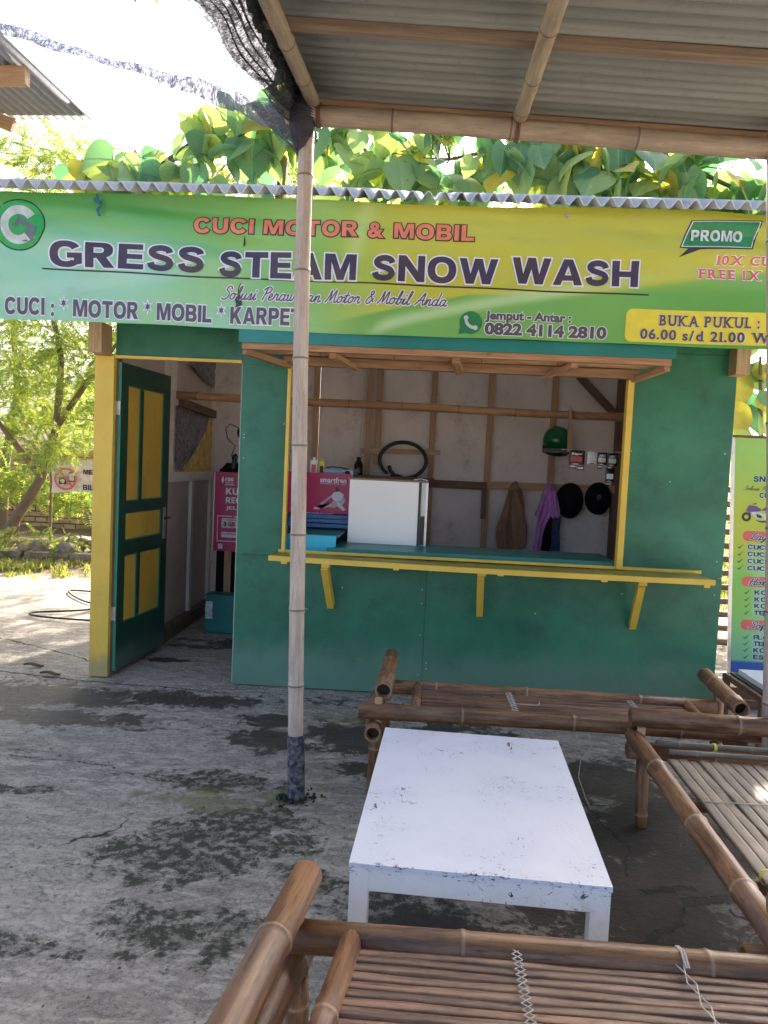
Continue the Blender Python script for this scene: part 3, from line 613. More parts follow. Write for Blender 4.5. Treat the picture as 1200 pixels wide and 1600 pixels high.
hb('plate_end', (.045, -.06, 2.22), (.085, .16, .19), m_wood); hb('plate_end', (4.085, -.05, 2.235), (.085, .14, .17), m_wood)
hb('door_jamb', (.975, .04, 1.05), (.03, .055, 2.1), m_greyw)
# pale edge line where the sheet ends at the doorway
hb('panel_edge', (.9575, .006, 1.06), (.004, .014, 2.1), plain('raw_ply_edge', s2l(176,196,178), .7), bev=0)
# side, rear and inner walls
hb('side_wall', (.088, 1.29, 1.45), (.02, 2.36, 2.9), paint_mat('mauve_panel', s2l(204,190,184), s2l(190,176,170), .6, s2l(110,98,94), .5, .55, .8, 3, .2)); hb('side_wall', (4.08, 1.25, 1.45), (.02, 2.44, 2.9), m_greyw)
mb = MB(); q_ = [(4.07,.03,2.9),(4.07,2.47,2.9),(4.07,2.47,3.95),(4.07,.03,3.12)]; mb.poly(q_); mb.build('gable_sun_blocker', m_greyw, hut, 0, .01)  # unseen panel added to stop sun entering by the right gable
for (x0, x1) in ((.1,1.14),(1.14,1.63),(1.63,2.25),(2.25,2.8),(2.8,3.41),(3.41,4.07)):
    for (z0, z1) in ((0,1.34),(1.34,3.96)): pan(x0, x1, z0, z1, 2.47, .012, m_greyw, 'rear_panel')
for x in (1.11, 1.622, 2.245, 2.79, 3.395): hb('rear_stud', (x, 2.44, 1.95), (.055, .045, 3.9), m_wood)
hb('rear_stud', (1.72, 2.415, 1.96), (.06, .03, .94), m_wood)
hb('corner_stud', (4.02, 2.43, 1.65), (.08, .06, 3.3), m_wood_d)
hbeam('rear_rail', (1.1, 2.405, 1.335), (2.79, 2.405, 1.335), .03, .075, m_wood_d); hbeam('rear_rail', (2.79, 2.41, 1.345), (4.0, 2.41, 1.36), .025, .07, m_wood)
hbeam('rear_rail', (1.56, 2.395, 1.62), (2.33, 2.395, 1.635), .02, .05, m_wood)
hb('rail_block', (2.77, 2.40, 1.17), (.05, .03, .30), m_wood_d)
hbeam('corner_brace', (3.60, 2.40, 2.42), (3.98, 2.40, 2.05), .03, .07, m_wood_d)
hb('inner_shelf', (1.42, 2.27, 1.375), (1.72, .26, .025), m_wood_d)
# inner face of the left side wall: battens, window, cement curb
hb('curb', (.135, 1.45, .05), (.07, 1.98, .11), m_conc_c, bev=.01)
for (y, z0, z1) in ((1.06,.1,2.9),(1.22,1.35,2.4),(1.78,.1,1.28),(2.40,.1,1.28),(2.42,1.28,2.9)): hb('side_batten', (.112, y, (z0+z1)/2), (.028, .07, z1-z0), m_white_w)
hb('side_rail', (.114, 1.80, 1.315), (.032, 1.42, .08), m_white_w); hb('side_rail', (.112, 1.8, 1.93), (.03, 1.3, .05), m_white_w); hb('side_rail', (.112,1.8,2.3), (.03,1.3,.05), m_white_w)
m_slaty = plain('sunlit_split_bamboo', s2l(226,190,120), .6, 0, .2)  # sunlight on the slats is put into this brighter colour
sw = part('side_window', hut, (.1, 1.8, 1.6))
hb('gap_shade_sheet', (.1, 1.82, 1.62), (.006, 1.12, .55), plain('gap_shade', s2l(40,28,20), .9), sw)  # dark sheet stands in for the shade between the slats
for i in range(15): hb('slat', (.116, 1.30+i*.073, 1.62), (.02, .036, .54), m_slaty, sw, .002)
hbeam('rolled_mat', (.15, 1.3, 1.93), (.15, 2.3, 1.90), .05, .07, m_wood_d, sw)
def plastic_mat():
    t = NT('crumpled_plastic'); ob = t.coord('Object', False); n = t.noise(ob, 14, 5, .6, None, 2.0); t.bump(n, 1.0, .02)
    return t.fin(t.mix(t.ramp(n, .4, .6), s2l(100,92,104), s2l(150,142,152)), .3)
m_plastic = plastic_mat()
mb = MB(); mb.surf(lambda u, v: Vector((.135+.014*fbm(u*3, v*3, 1.5), 1.22+u*(.98-.72*v**1.3), 1.9-.02*u-v*.52)), 24, 20); mb.build('plastic_flap', m_plastic, sw)
mb = MB(); mb.surf(lambda u, v: Vector((.14+.014*fbm(u*3+5, v*3, 1.5), 1.28+u*1.05, 2.42-.02*u-v*(.10+.16*u))), 20, 10); mb.build('plastic_flap', m_plastic, sw)
bamboo('tie_pole', (.10, 1.25, 1.985), (4.07, 1.25, 1.955), .033, m_bam_in, hut, .42)
hb('pole_block', (.118, 1.14, 1.96), (.04, .12, .10), m_white_w)
# door, swung into the kiosk
door = part('door', hut, (.13, .03, 0))
D0, D1 = Vector((.135, .035, 0)), Vector((.205, .815, 0)); dd = (D1-D0).normalized(); dn = Vector((dd.y, -dd.x, 0)); DR = Matrix((dd, -dn, Vector((0,0,1)))).transposed()
def dbox(name, s0, s1, z0, z1, t0, t1, mat, bev=.003):
    c = D0+dd*((s0+s1)/2)+dn*((t0+t1)/2)+Vector((0,0,(z0+z1)/2)); mb = MB(); mb.box(c, (s1-s0, abs(t1-t0), z1-z0), DR); return mb.build(name, mat, door, bev)
W_ = .775
dbox('stile', .0, .10, .03, 2.09, -.02, .02, m_green_d); dbox('stile', W_-.10, W_, .03, 2.09, -.02, .02, m_green_d)
dbox('mullion', .295, .335, .36, .80, -.018, .018, m_green_d); dbox('mullion', .295, .335, 1.17, 1.93, -.018, .018, m_green_d)
for (z0, z1) in ((.03,.28),(.80,.90),(1.09,1.17),(1.95,2.09)): dbox('rail', .1, W_-.1, z0, z1, -.019, .019, m_green_d)
dbox('rail', .1, W_-.1, .28, .34, -.019, .019, m_green_d)
for (a, b_, z0, z1) in ((.1,.295,.34,.80),(.335,W_-.1,.34,.80),(.1,W_-.1,.90,1.09),(.1,.295,1.17,1.95),(.335,W_-.1,1.17,1.95)):
    dbox('door_panel', a, b_, z0, z1, -.006, .006, m_yel_in, 0); 
    for (q0, q1, r0, r1) in ((a, a+.007, z0, z1), (b_-.007, b_, z0, z1), (a+.007, b_-.007, z0, z0+.007), (a+.007, b_-.007, z1-.007, z1)): dbox('bead', q0, q1, r0, r1, -.012, .012, m_greenedge, .003)
dbox('edge_strip', -.006, .0, .03, 2.09, -.02, .02, m_greenedge, 0)
for z in (1.79, .42, ):
    dbox('hinge', -.012, -.006, z-.045, z+.045, -.035, .018, m_steel, 0)
    mb = MB(); c = D0+dd*(-.012)+dn*(-.022); mb.tube([c+Vector((0,0,z-.045)), c+Vector((0,0,z+.045))], .006, 8); mb.build('hinge_pin', m_steel, door)
dbox('lock_plate', W_-.075, W_-.035, .86, 1.10, .02, .024, m_steel, .001); dbox('lock_bolt', W_, W_+.004, .88, 1.05, -.01, .01, m_steel, 0)
mb = MB(); c = D0+dd*(W_-.055)+Vector((0,0,1.02)); mb.tube([c+dn*.02, c+dn*.07, c+dn*.072-dd*.1], .008, 8); mb.build('handle', m_black, door)
# serving window frame, shelf with brackets, counter
hb('window_stile', (1.272, -.008, 1.5), (.02, .05, 1.22), m_yellow); hb('window_stile', (3.437, -.012, 1.50), (.038, .06, 1.20), m_yellow)
hb('window_stile_inner', (3.475, .06, 1.5), (.03, .05, 1.2), m_wood_d)
shf = part('service_shelf', hut, (2.5, -.15, .88))
mb = MB(); mb.surf(lambda u, v: Vector((1.225+u*2.70, -.005-v*(.225+.09*u), .893-.008*sin(pi*u)+0*v)), 12, 1); 
mb.build('shelf_board', m_olive, shf, 0, .012)
mb = MB(); 
for i in range(10):
    u, u2 = i/10, (i+1)/10; f_ = lambda u: Vector((1.222+u*2.706, -.240-.09*u, .885-.008*sin(pi*u)))
    mb.beam(f_(u), f_(u2), .02, .032)
mb.build('front_lip', m_yellow, shf)
hb('wall_ledge', (2.6, -.012, .906), (2.72, .022, .018), m_yellow, shf)
for x, top, bot in ((1.58,.855,.56),(2.55,.852,.56),(3.53,.845,.53)):
    br = part('bracket', shf, (x, -.1, .7))
    hbeam('strut', (x-.005, -.235, top-.01), (x+.02, -.012, bot), .042, .05, m_yellow, br, .004); hb('cap_block', (x, -.17, top+.005), (.05, .16, .035), m_yellow, br)
for x in (1.32, 2.02, 3.28, 3.88, 2.66): hb('cleat', (x, -.235-.09*(x-1.22)/2.7, .862), (.035, .03, .018), m_yellow, shf)
hb('counter_top', (2.52, .30, .915), (1.86, .50, .035), m_teal); hb('counter_front', (2.5, .045, .915), (1.9, .012, .04), m_teal); hb('counter_apron', (2.5, .5, .45), (1.9, .012, .88), m_wood_d)
# screws / nail heads on the cladding
mb = MB()
for _ in range(22):
    x = random.choice([.985, 2.19, 2.24, 4.06, 1.245, 3.475, random.uniform(1, 4)]); z = random.uniform(.05, .85) if 1.3 < x < 3.4 else random.uniform(.05, 2.05)
    mb.lathe((x, -.0005, z), (0,-1,0), [(.0045,0),(.0035,.002),(0,.0025)], 8)
mb.build('nail_heads', plain('nail_head', (.5,.55,.5), .5, .3), hut)['kind'] = 'stuff'
# visor over the window: teal board carried by timber, seen from below
vis = part('window_visor', hut, (2.3, -.2, 2.15))
hb('fascia', (2.305, -.385, 2.222), (2.56, .022, .072), m_teal, vis)
hbeam('cover_board', (1.03, -.19, 2.235), (3.58, -.19, 2.235), .37, .012, m_wood_o, vis)
hbeam('outer_rail', (1.04, -.35, 2.175), (3.57, -.35, 2.175), .045, .05, m_wood_o, vis); bamboo('mid_rail', (1.13, -.22, 2.17), (3.50, -.22, 2.17), .028, m_wood_o if False else m_bam_in, vis, .5)
hbeam('inner_rail', (1.24, -.055, 2.13), (3.47, -.055, 2.13), .045, .055, m_wood_o, vis)
for (a, b_) in (((1.05,-.33,2.14),(1.27,-.03,2.10)), ((3.56,-.33,2.14),(3.45,-.03,2.10))): hbeam('end_brace', a, b_, .04, .035, m_wood_o, vis)
for (xa, xb) in ((1.58,1.70),(2.32,2.36),(3.02,2.90)): hbeam('cross_piece', (xa, -.33, 2.135), (xb, -.03, 2.10), .045, .03, m_wood_o, vis)
# roof: rafters, fascia batten and corrugated sheets rising to the rear
SL = .35
for x in (-.6, .3, 1.2, 2.1, 3.0, 3.9): hbeam('rafter', (x, -.34, 2.925), (x, 2.7, 2.925+SL*3.08), .05, .07, m_wood)
hbeam('eave_batten', (-.88, -.36, 2.99), (4.5, -.36, 2.99), .03, .025, m_wood_d)
vN = Vector((0, -SL, 1)).normalized(); vU = Vector((0, 1, SL)).normalized()
for i in range(9):
    x0 = -.95+i*.644; fn = sheet_fn((x0, -.56+.015*random.uniform(-1,1), 3.008+(.004 if i % 2 else 0)), vU, (1,0,0), vN, .092, .023, 3.5, .76)
    mb = MB(); mb.surf(lambda u, v: fn(u, v), 3, 104); o = mb.build('roof_sheet', m_roofw, hut, 0, .006)

# ================================================================== BANNER
def ban_y(x, z):
    t = (z-2.26)/.76
    return (-.425 + .016*sin(z*34+x*1.6+sin(x*1.3)*1.5)*max(0, t-.30)*(.7+.5*sin(x*1.9))+.004*sin(z*75+x*3.1)*max(0,t-.5) + .010*sin(x*3.1+z*2)+.006*sin(x*9+z*11+2*sin(z*7)) +.02*(1-t)*sin(x*1.1) + .006*fbm(x, z, 2.2))
def ban_mp(x, z, lf): return Vector((x, ban_y(x, z)-lf, z))
SM = lambda a, b, x: (lambda t: t*t*(3-2*t))(min(1, max(0, (x-a)/(b-a))))
def lerp(a, b, t): return tuple(p+(q-p)*t for p, q in zip(a, b))
def ban_col(u, v):
    g_top, mint, lime, yel, olive, grn = (86,172,74), (150,214,172), (120,190,70), (196,196,44), (176,176,34), (110,178,66)
    c = lerp(g_top, lime, SM(.15, .45, u)); c = lerp(c, yel, SM(.36, .56, u)); c = lerp(c, olive, SM(.6,.85,u)*SM(.5,1,v)*.8)
    c = lerp(c, mint, (1-SM(.14, .44, u+.25*(v-.5)))*(1-SM(.55, .95, v)))
    c = lerp(c, (186,224,200), (1-SM(.02,.10,abs(v-(.20+.95*u))))*(1-SM(.2,.45,u))*.35)
    c = lerp(c, (150,206,110), (1-SM(0,.10,abs((u-.25)-(v-.2)*.22)))*.5)
    c = lerp(c, (190,214,120), (1-SM(.0,.022,abs((u-.465)-(v-.5)*.05)))*SM(.35,.7,v)*.7)
    c = lerp(c, grn, SM(.02, .0, v-(-.55+1.4*u if u < .62 else .318+.25*(u-.62)))*SM(.42,.5,u))
    cv = .02+1.05*max(0, u-.50)**.75 if u > .5 else 0
    k = (1-SM(.0, .07+.04*u, abs(v-cv)))*SM(.48,.52,u)*(1-SM(.74,.9,u)*.8); c = lerp(c, (192,222,160), k*.8)
    if u > .5: c = lerp(c, (112,186,84), (1-SM(cv-.10, cv-.03, v))*.8)
    c = lerp(c, (88,170,60), SM(.78,.95,u)*(1-SM(.38,.52,v))*.8)
    c = lerp(c, (206,196,60), SM(.5,.7,u)*(1-SM(0,.1,abs(v-.62-.1*sin(u*7))))*.35)
    g_ = sum(c)/3; c = tuple(min(250, (q*.86+g_*.14)*.97) for q in c)
    return s2l(*c)
def color_attr(o, cols):
    at = o.data.color_attributes.new('print', 'FLOAT_COLOR', 'POINT'); at.data.foreach_set('color', [c for p in cols for c in (*p, 1)])
def print_mat(name, rough=.42, tr=.12):
    t = NT(name); a = t.n('ShaderNodeAttribute', attribute_name='print'); n = t.noise(t.coord('Object', False), 7, 6, .6)
    n2 = t.noise(t.coord('Object', False), 3, 6, .7, (1, 1, 3))
    col = t.mix(t.math('MULTIPLY', t.ramp(n2, .5, .8), .22), a.outputs['Color'], (.2,.2,.12)); t.bump(n, .15, .01)
    return t.fin(col, rough)
m_print = print_mat('printed_vinyl')
ban = thing('printed_banner', 'long green and yellow vinyl banner hanging under the kiosk eave', 'banner', (1.9, -.42, 2.26))
BX0, BX1, BZ0, BZ1 = -.80, 4.45, 2.262, 3.0
mb = MB(); NU, NV = 420, 64
def bf(u, v):
    x = BX0+(BX1-BX0)*u; zt = 3.010+.012*sin(x*2.4)*.6; zb = BZ0+.004*sin(x*2.7)-.010*(x/4)
    return ban_mp(x, zb+(zt-zb)*v, 0)
mb.surf(bf, NU, NV); o = mb.build('vinyl_sheet', m_print, ban); cols=[]
for v in mb.v: cols.append(ban_col((v[0]+.42)/4.48, (v[2]-2.26)/.74))
color_attr(o, cols)
def bt(body, *a, **k): return fit_text('lettering', ban, ban_mp, body, *a, **k)
bt('CUCI MOTOR & MOBIL', .743, 2.384, 2.802, 2.896, m_orange, 0, .05, m_dred, heavy=True, lift=.005, spacing=1.4)
bt('GRESS', -.112, .807, 2.577, 2.728, m_txt, 0, .04, heavy=True, lift=.005)
bt('STEAM', .898, 1.710, 2.558, 2.710, m_txt, 0, .04, heavy=True, lift=.005)
bt('SNOW', 1.804, 2.531, 2.562, 2.714, m_txt, 0, .04, heavy=True, lift=.005)
bt('WASH', 2.612, 3.331, 2.576, 2.725, m_txt, 0, .04, heavy=True, lift=.005)
script_text(ban, ban_mp, 'Solusi Perawatan Motor & Mobil Anda', .915, 2.244, 2.432, 2.508, m_txtg, .075, .20, lift=.005)
bt('CUCI : * MOTOR * MOBIL * KARPET', -.377, 1.395, 2.290, 2.389, m_txtg, 0, .055, heavy=True, lift=.005, ref='M')
bt('Jemput - Antar :', 2.472, 2.969, 2.350, 2.418, m_txtg, .045, .045)
bt('0822 4114 2810', 2.472, 3.174, 2.278, 2.350, m_txtg, .05, .045)
# underline, logo, messenger mark, promo bubble, opening hours box
strip = [(-.153,2.558),(3.397,2.532),(3.397,2.541),(-.153,2.567)]
flat_poly('underline', ban, ban_mp, [(strip, 0, .0015)], [m_dark])
lp = [(circ(-.297, 2.812, .157, 40, .150), 1, .001), (circ(-.297, 2.812, .149, 40, .142), 0, .002)]
for q in arc_band(-.297, 2.812, .062, .112, radians(35), radians(310), 26): lp.append((q, 2, .004))
lp += [([(-.30,2.715),(-.21,2.715),(-.185,2.80),(-.297,2.865),(-.345,2.80),(-.30,2.80),(-.29,2.822),(-.245,2.79),(-.25,2.76),(-.30,2.76)], 3, .0042)]
flat_poly('round_logo', ban, ban_mp, lp, [m_pgreen2, m_dark, m_pgrey, plain('print_grey', s2l(96,110,108), .42)])
wa = [(circ(2.390, 2.345, .066, 30), 0, .002), ([(2.33,2.32),(2.322,2.277),(2.37,2.285)], 0, .002)]
for q in arc_band(2.415, 2.37, .045, .063, radians(185), radians(265), 10): wa.append((q, 1, .004))
wa += [(circ(2.362, 2.372, .014, 12), 1, .004), (circ(2.418, 2.316, .014, 12), 1, .004)]
flat_poly('messenger_mark', ban, ban_mp, wa, [m_pgreen, m_pgrey])
bub = [(3.600,2.955),(4.005,2.972),(3.955,2.808),(3.665,2.800),(3.548,2.752),(3.598,2.802),(3.55,2.805)]
inn = [(3.613,2.944),(3.985,2.958),(3.942,2.82),(3.567,2.818)]
flat_poly('promo_bubble', ban, ban_mp, [(bub, 0, .002), ([(3.607,2.950),(3.995,2.965),(3.948,2.814),(3.558,2.811)], 1, .004), ([(3.612,2.946),(3.988,2.961),(3.944,2.818),(3.565,2.815)], 2, .006)], [m_dark, m_outl, m_pgreen])
bt('PROMO', 3.607, 3.893, 2.842, 2.905, m_pgrey, .05, .04, m_dark, heavy=True, lift=.011)
XM = 4.44
bt('10X CUCI', 3.760, 4.155, 2.716, 2.768, m_pred, .028, .05, slab=True, x_max=XM)
bt('FREE 1X CUCI', 3.660, 4.26, 2.636, 2.692, m_pred, .028, .05, slab=True, x_max=XM)
flat_poly('hours_box', ban, ban_mp, [(rrect(3.275, 2.268, 4.42, 2.454, .035), 0, .003)], [m_pyel])
bt('BUKA PUKUL :', 3.459, 4.018, 2.362, 2.425, m_txtg, .03, .03, slab=True, lift=.007)
bt('06.00 s/d 21.00 WIB', 3.359, 4.165, 2.284, 2.345, m_txtg, .03, .03, slab=True, lift=.007, slope=-.006)
flat_poly('tear', ban, ban_mp, [([(1.005,2.40),(1.03,2.44),(1.02,2.49),(1.035,2.54),(1.015,2.50),(1.01,2.455),(.995,2.43)], 0, .0045), ([(1.035,2.735),(1.05,2.75),(1.047,2.80),(1.04,2.77)], 0, .0045), ([(1.0,2.385),(1.04,2.40),(1.035,2.43),(1.01,2.42)], 0, .005)], [m_black])
mb = MB(); mb.tube([(.18,-.46,2.99),(.19,-.475,2.95),(.205,-.47,2.93),(.19,-.475,2.90),(.20,-.47,2.87)], .009, 7); mb.tube([(.17,-.47,2.96),(.21,-.48,2.94)], .012, 7); mb.build('blue_knot', plain('blue_string', s2l(40,110,130), .7), ban)
for x in (2.91, -.5): mb = MB(); mb.lathe((x, ban_y(x, 2.965)-.001, 2.965), (0,-1,0), [(.014,0),(.012,.004),(.007,.004),(.006,0),(0,0)], 14); mb.build('eyelet', m_steel, ban)

# ================================================================== FRONT CANOPY ON BAMBOO POLES
can = thing('bamboo_canopy', 'corrugated canopy on bamboo poles and rafters in the foreground', 'canopy', (1.657, -1.635, 0))
def cz(x, y, dz=0): return 3.10+dz-.045*(x-1.63)+.118*(y+1.45)
po = bamboo('pole', (1.657, -1.635, -.05), (1.588, -1.635, 2.97), .0345, m_bam_pole, can, .37, .012, .95, 16, .18, sag=(-1,0,0))
def paint_sock():
    t = NT('peeling_blue_paint'); ob = t.coord('Object', False); n = t.noise(ob, 30, 6, .7)
    return t.fin(t.mix(t.ramp(n, .4, .62), s2l(34,34,62), s2l(120,118,118)), .5)
mb = MB(); mb.tube([(1.656,-1.635,-.03),(1.652,-1.635,.10),(1.646,-1.635,.23),(1.643,-1.635,.29)], [.0395,.0388,.0385,.0378], 18, None, 0, False); mb.build('painted_foot', paint_sock(), can)
bamboo('pole', (3.715, -1.66, -.05), (3.512, -1.66, 2.93), .036, m_bam_pole, can, .4, .01, .95, 16, .25, sag=(1,0,0))
bamboo('cross_beam', (1.50, -1.635, 2.957), (4.9, -1.635, 2.803), .043, m_bam_beam, can, .52, 0, 1, 16, .45)
bamboo('pole', (4.88, -1.64, -.02), (4.88, -1.64, 2.80), .036, m_bam_pole, can)
bamboo('cross_beam', (1.45, -5.6, 2.50), (4.9, -5.6, 2.34), .043, m_bam_beam, can); 
for x in (1.5, 4.85): bamboo('pole', (x, -5.6, -.02), (x, -5.6, 2.45 if x < 2 else 2.33), .036, m_bam_pole, can)
for x, dx in ((1.60,-.0), (2.46,-.01), (3.62, 0), (4.75, 0)):
    bamboo('rafter', (x+.02, -1.42, cz(x, -1.42, -.085)), (x+dx-.04, -5.9, cz(x, -5.9, -.085)), .029, m_bam_beam, can, .36, 0, 1, 14, .34 if x > 2 else .5)
for y in (-1.50, -2.27, -3.1, -3.9, -4.8): hbeam('batten', (1.50, y, cz(1.50, y, -.035)), (4.95, y+.03, cz(4.95, y, -.035)), .05, .028, m_batt if y < -1.6 else m_wood, can)
Ux = Vector((1, 0, -.045)).normalized(); Vy = Vector((0, -1, -.118)).normalized(); Nn = Ux.cross(Vy).normalized()
if Nn.z < 0: Nn = -Nn
for r_ in range(5):
    for c_ in range(2):
        x0 = 1.49+c_*2.15; y0 = -1.42-r_*.855; fn = sheet_fn((x0, y0, cz(x0, y0, .004+.008*(r_ % 2)+.02*c_)), Ux, Vy, Nn, .0765, .030, 2.2, .92)
        mb = MB(); mb.surf(fn, 4, 12*9); mb.build('roof_sheet', m_roof, can, 0, .006)
lash('lashing', m_cord, can, (1.59,-1.637,2.95), (.1,0,1), .05, 5, .05); lash('lashing', m_rubber, can, (1.60,-1.635,2.86), (0,0,1), .037, 4, .03, .0018)
lash('lashing', m_wood_d, can, (2.47,-1.635,2.912), (1,0,-.04), .046, 4, .02); lash('lashing', m_wood_d, can, (1.64,-1.635,2.95), (1,0,-.04), .046, 4, .02)

# black shade net gathered under the canopy's left edge, and its rope-like tail
def net_mat(name='black_shade_net', lo=.42, col=(44,44,54)):
    t = NT(name); uv = t.coord('UV', False)
    w1 = t.noise(uv, 1, 5, .7, (260, 26, 1)); w2 = t.noise(uv, 1, 3, .6, (40, 12, 1))
    a = t.math('ADD', lo, t.math('MULTIPLY', t.ramp(t.math('ADD', t.math('MULTIPLY', w1, .7), t.math('MULTIPLY', w2, .4)), .44, .62), .92-lo))
    t.fin(s2l(*col), .7); tr = t.n('ShaderNodeBsdfTransparent'); mx = t.n('ShaderNodeMixShader'); t.l(a, mx.inputs[0]); t.l(tr.outputs[0], mx.inputs[1]); t.l(t.b.outputs[0], mx.inputs[2]); t.l(mx.outputs[0], t.out.inputs[0])
    return t.m
m_net = net_mat(lo=.5); m_nett = net_mat('faded_net_cord', .04, (120,122,140)); m_netg = net_mat('thin_net', .10, (70,74,84))
net = thing('shade_net', 'black shade net bunched under the canopy corner with a twisted tail', 'net', (1.55, -1.64, 2.9))
def netf(k):
    def f(u, v):   # u: from pole top towards the camera, v: from rafter outward and down
        y = -1.60-1.9*u; top = Vector((1.56-.01*u, y, cz(1.56, y, -.05)))
        spread = (.03+.16*min(1, u*1.9))*(1+.12*sin(u*23+k))
        drop = (.07+.02*sin(u*9)+.05*(1-u))
        p = top+Vector((-spread*v, .02*sin(v*11+k), -drop*v*(.35+.65*v)+.05*k/2))
        return p+Vector((.012*sin(v*26+u*7+k), 0, .01*sin(v*19+k*2)))
    return f
for k in range(2): mb = MB(); mb.surf(netf(k), 60, 28, uvs=(1, 1)); mb.build('net_fold', m_net, net)
tail = [(1.575,-1.63,2.92),(1.40,-1.53,2.985),(1.152,-1.40,3.129),(.736,-1.20,3.324),(.238,-.95,3.549),(-.249,-.75,3.765),(-.80,-.5,4.0),(-2.1,.2,4.40)]
def cr(P, t):
    n = len(P)-1; x = min(n-1e-6, t*n); i = int(x); f = x-i; g = lambda j: Vector(P[max(0, min(n, j))])
    a, b, c, d = g(i-1), g(i), g(i+1), g(i+2); return .5*((2*b)+(c-a)*f+(2*a-5*b+4*c-d)*f*f+(3*b-a-3*c+d)*f**3)
for k in range(1):
    mb = MB(); mb.surf(lambda u, v: cr(tail, u)+Vector((.015*sin(v*6.28+u*20), .03*cos(v*6.28+u*9+k), (.050-.018*u+.05*max(0,.12-u)*6)*sin(v*6.28+k)*.8+.006*sin(u*60+k))), 160, 14, uvs=(2, .3)); mb.build('net_tail', m_nett, net)
mb = MB(); mb.surf(lambda u, v: Vector((1.585-.30*(1-u)*v-.01*sin(v*30), -1.62+.03*sin(u*8+v*5), 3.02-.02*v-.24*u+.30*(1-u)*v*.1)) , 24, 24, uvs=(1,.6)); mb.build('net_fold', m_netg, net)
mb = MB(); mb.lathe((1.57,-1.645,2.93), (0,0,1), [(.0,-.14),(.03,-.12),(.055,-.04),(.06,.03),(.045,.10),(.0,.13)], 14); mb.build('net_knot', m_net, net)

# neighbouring canopy at the upper left
nb = thing('neighbour_canopy', 'pale corrugated roof corner of a neighbouring shelter at upper left', 'canopy', (-2.6, 1.0, 0))
for i in range(6):
    x0 = -1.0-.72*(i+1); fn = sheet_fn((x0, 2.0, 4.48), (0,-1,-.045), (1,0,.02), (0,-.045,1), .0765, .022, 5.6, .76)
    mb = MB(); mb.surf(fn, 3, 10*8); mb.build('roof_sheet', m_roofn, nb, 0, .006)
hbeam('timber_beam', (-5.2, 1.0, 4.36), (-1.03, 1.0, 4.355), .07, .13, m_wood, nb); hbeam('timber_beam', (-5.2, -2.9, 4.18), (-1.03, -2.9, 4.18), .07, .13, m_wood, nb)
hbeam('rafter', (-2.6, 1.75, 4.92-.25), (-1.63, 1.9, 4.36), .06, .11, m_wood, nb)
for x in (-2.6, -5.0):
    for y, z in ((1.0, 4.31), (-2.9, 4.12)): hb('post', (x, y, z/2), (.1, .1, z), m_wood, nb)

# ================================================================== BAMBOO BENCHES
def zigzag(parent, p0, p1, wdt, z, n, t=.0018):
    p0, p1 = Vector(p0), Vector(p1); d = (p1-p0); s = Vector((-d.y, d.x, 0)).normalized(); pts=[]
    for sg in (1, -1):
        mb = MB(); mb.tube([p0+d*(i/n)+s*wdt*.5*sg*(1 if i % 2 else -1)+Vector((0,0,z+random.uniform(0,.002))) for i in range(n+1)], t, 5); mb.build('lashing', m_cord, parent)
def slats(parent, a, b, across, count, pitch, z, wdt, mat, jag=.01, flat=.45):
    """strips from a to b, repeated along the unit vector across; each strip its own part sharing one mesh"""
    a, b, ac = Vector(a), Vector(b), Vector(across).normalized(); d = b-a; L = d.length; dn_ = d.normalized(); protos=[]
    for k in range(4):
        mb = MB(); rows=[]; n = 10; R_=wdt*.62; ph = random.random()*6
        for i in range(n+1):
            s_ = L*i/n; rg = 1.0 if i in (3+k % 3, 8) else 0
            row=[]
            for th in (-55, -28, 0, 28, 55):
                t_ = radians(th); row.append(mb.vert(dn_*s_+ac*(wdt*.5*sin(t_)/sin(radians(55)))+Vector((0,0,R_*(cos(t_)-1)*flat+.0015*sin(i*1.7+ph))), rg))
            row.append(mb.vert(dn_*s_+ac*wdt*.45+Vector((0,0,-.012)), rg)); row.insert(0, mb.vert(dn_*s_-ac*wdt*.45+Vector((0,0,-.012)), rg)); rows.append(row)
        for i in range(n):
            for j in range(6): mb.face((rows[i][j], rows[i+1][j], rows[i+1][j+1], rows[i][j+1])[::-1], [(L*i/n, j*.008), (L*(i+1)/n, j*.008), (L*(i+1)/n, (j+1)*.008), (L*i/n, (j+1)*.008)][::-1], 0, True)
        for r_ in (rows[0], rows[-1]): mb.face([mb.vert(mb.v[i]) for i in r_], None, 0)
        o = mb.build('slat', mat, parent, base=a, local=True); protos.append(o)
    for i in range(count):
        o = protos[i] if i < 4 else protos[random.randrange(4)].copy()
        if i >= 4: C.objects.link(o); o.parent = parent
        o.location = a+ac*(pitch*i)+dn_*random.uniform(-jag, jag)+Vector((0,0,z+random.uniform(-.002,.002)))-wloc(parent)
        o.rotation_euler = (0, 0, random.uniform(-.002,.002))

# bench against the kiosk
b1 = thing('bamboo_bench', 'low brown bamboo bench standing along the green kiosk wall', 'bench', (2.8, -1.4, 0), 'bamboo benches round the white table')
R1 = .035
bamboo('front_rail', (1.915,-1.585,.40), (3.70,-1.60,.40), .036, m_bam_old, b1, .48, 0, 1, 16, .46)
bamboo('rear_rail', (1.97,-1.185,.40), (3.62,-1.225,.40), .034, m_bam_old, b1, .5, 0, 1, 14, .3)
bamboo('lower_crossbar', (1.985,-1.67,.325), (1.985,-1.10,.325), .037, m_bam_old, b1, .3); bamboo('lower_crossbar', (3.60,-1.68,.325), (3.60,-1.10,.325), .037, m_bam_old, b1, .3)
bamboo('armrest_bar', (2.018,-1.52,.475), (2.035,-.93,.49), .040, m_bam_old, b1, .24, 0, .92, 16, .17); bamboo('armrest_bar', (3.625,-1.50,.475), (3.655,-.98,.49), .038, m_bam_old, b1, .24)
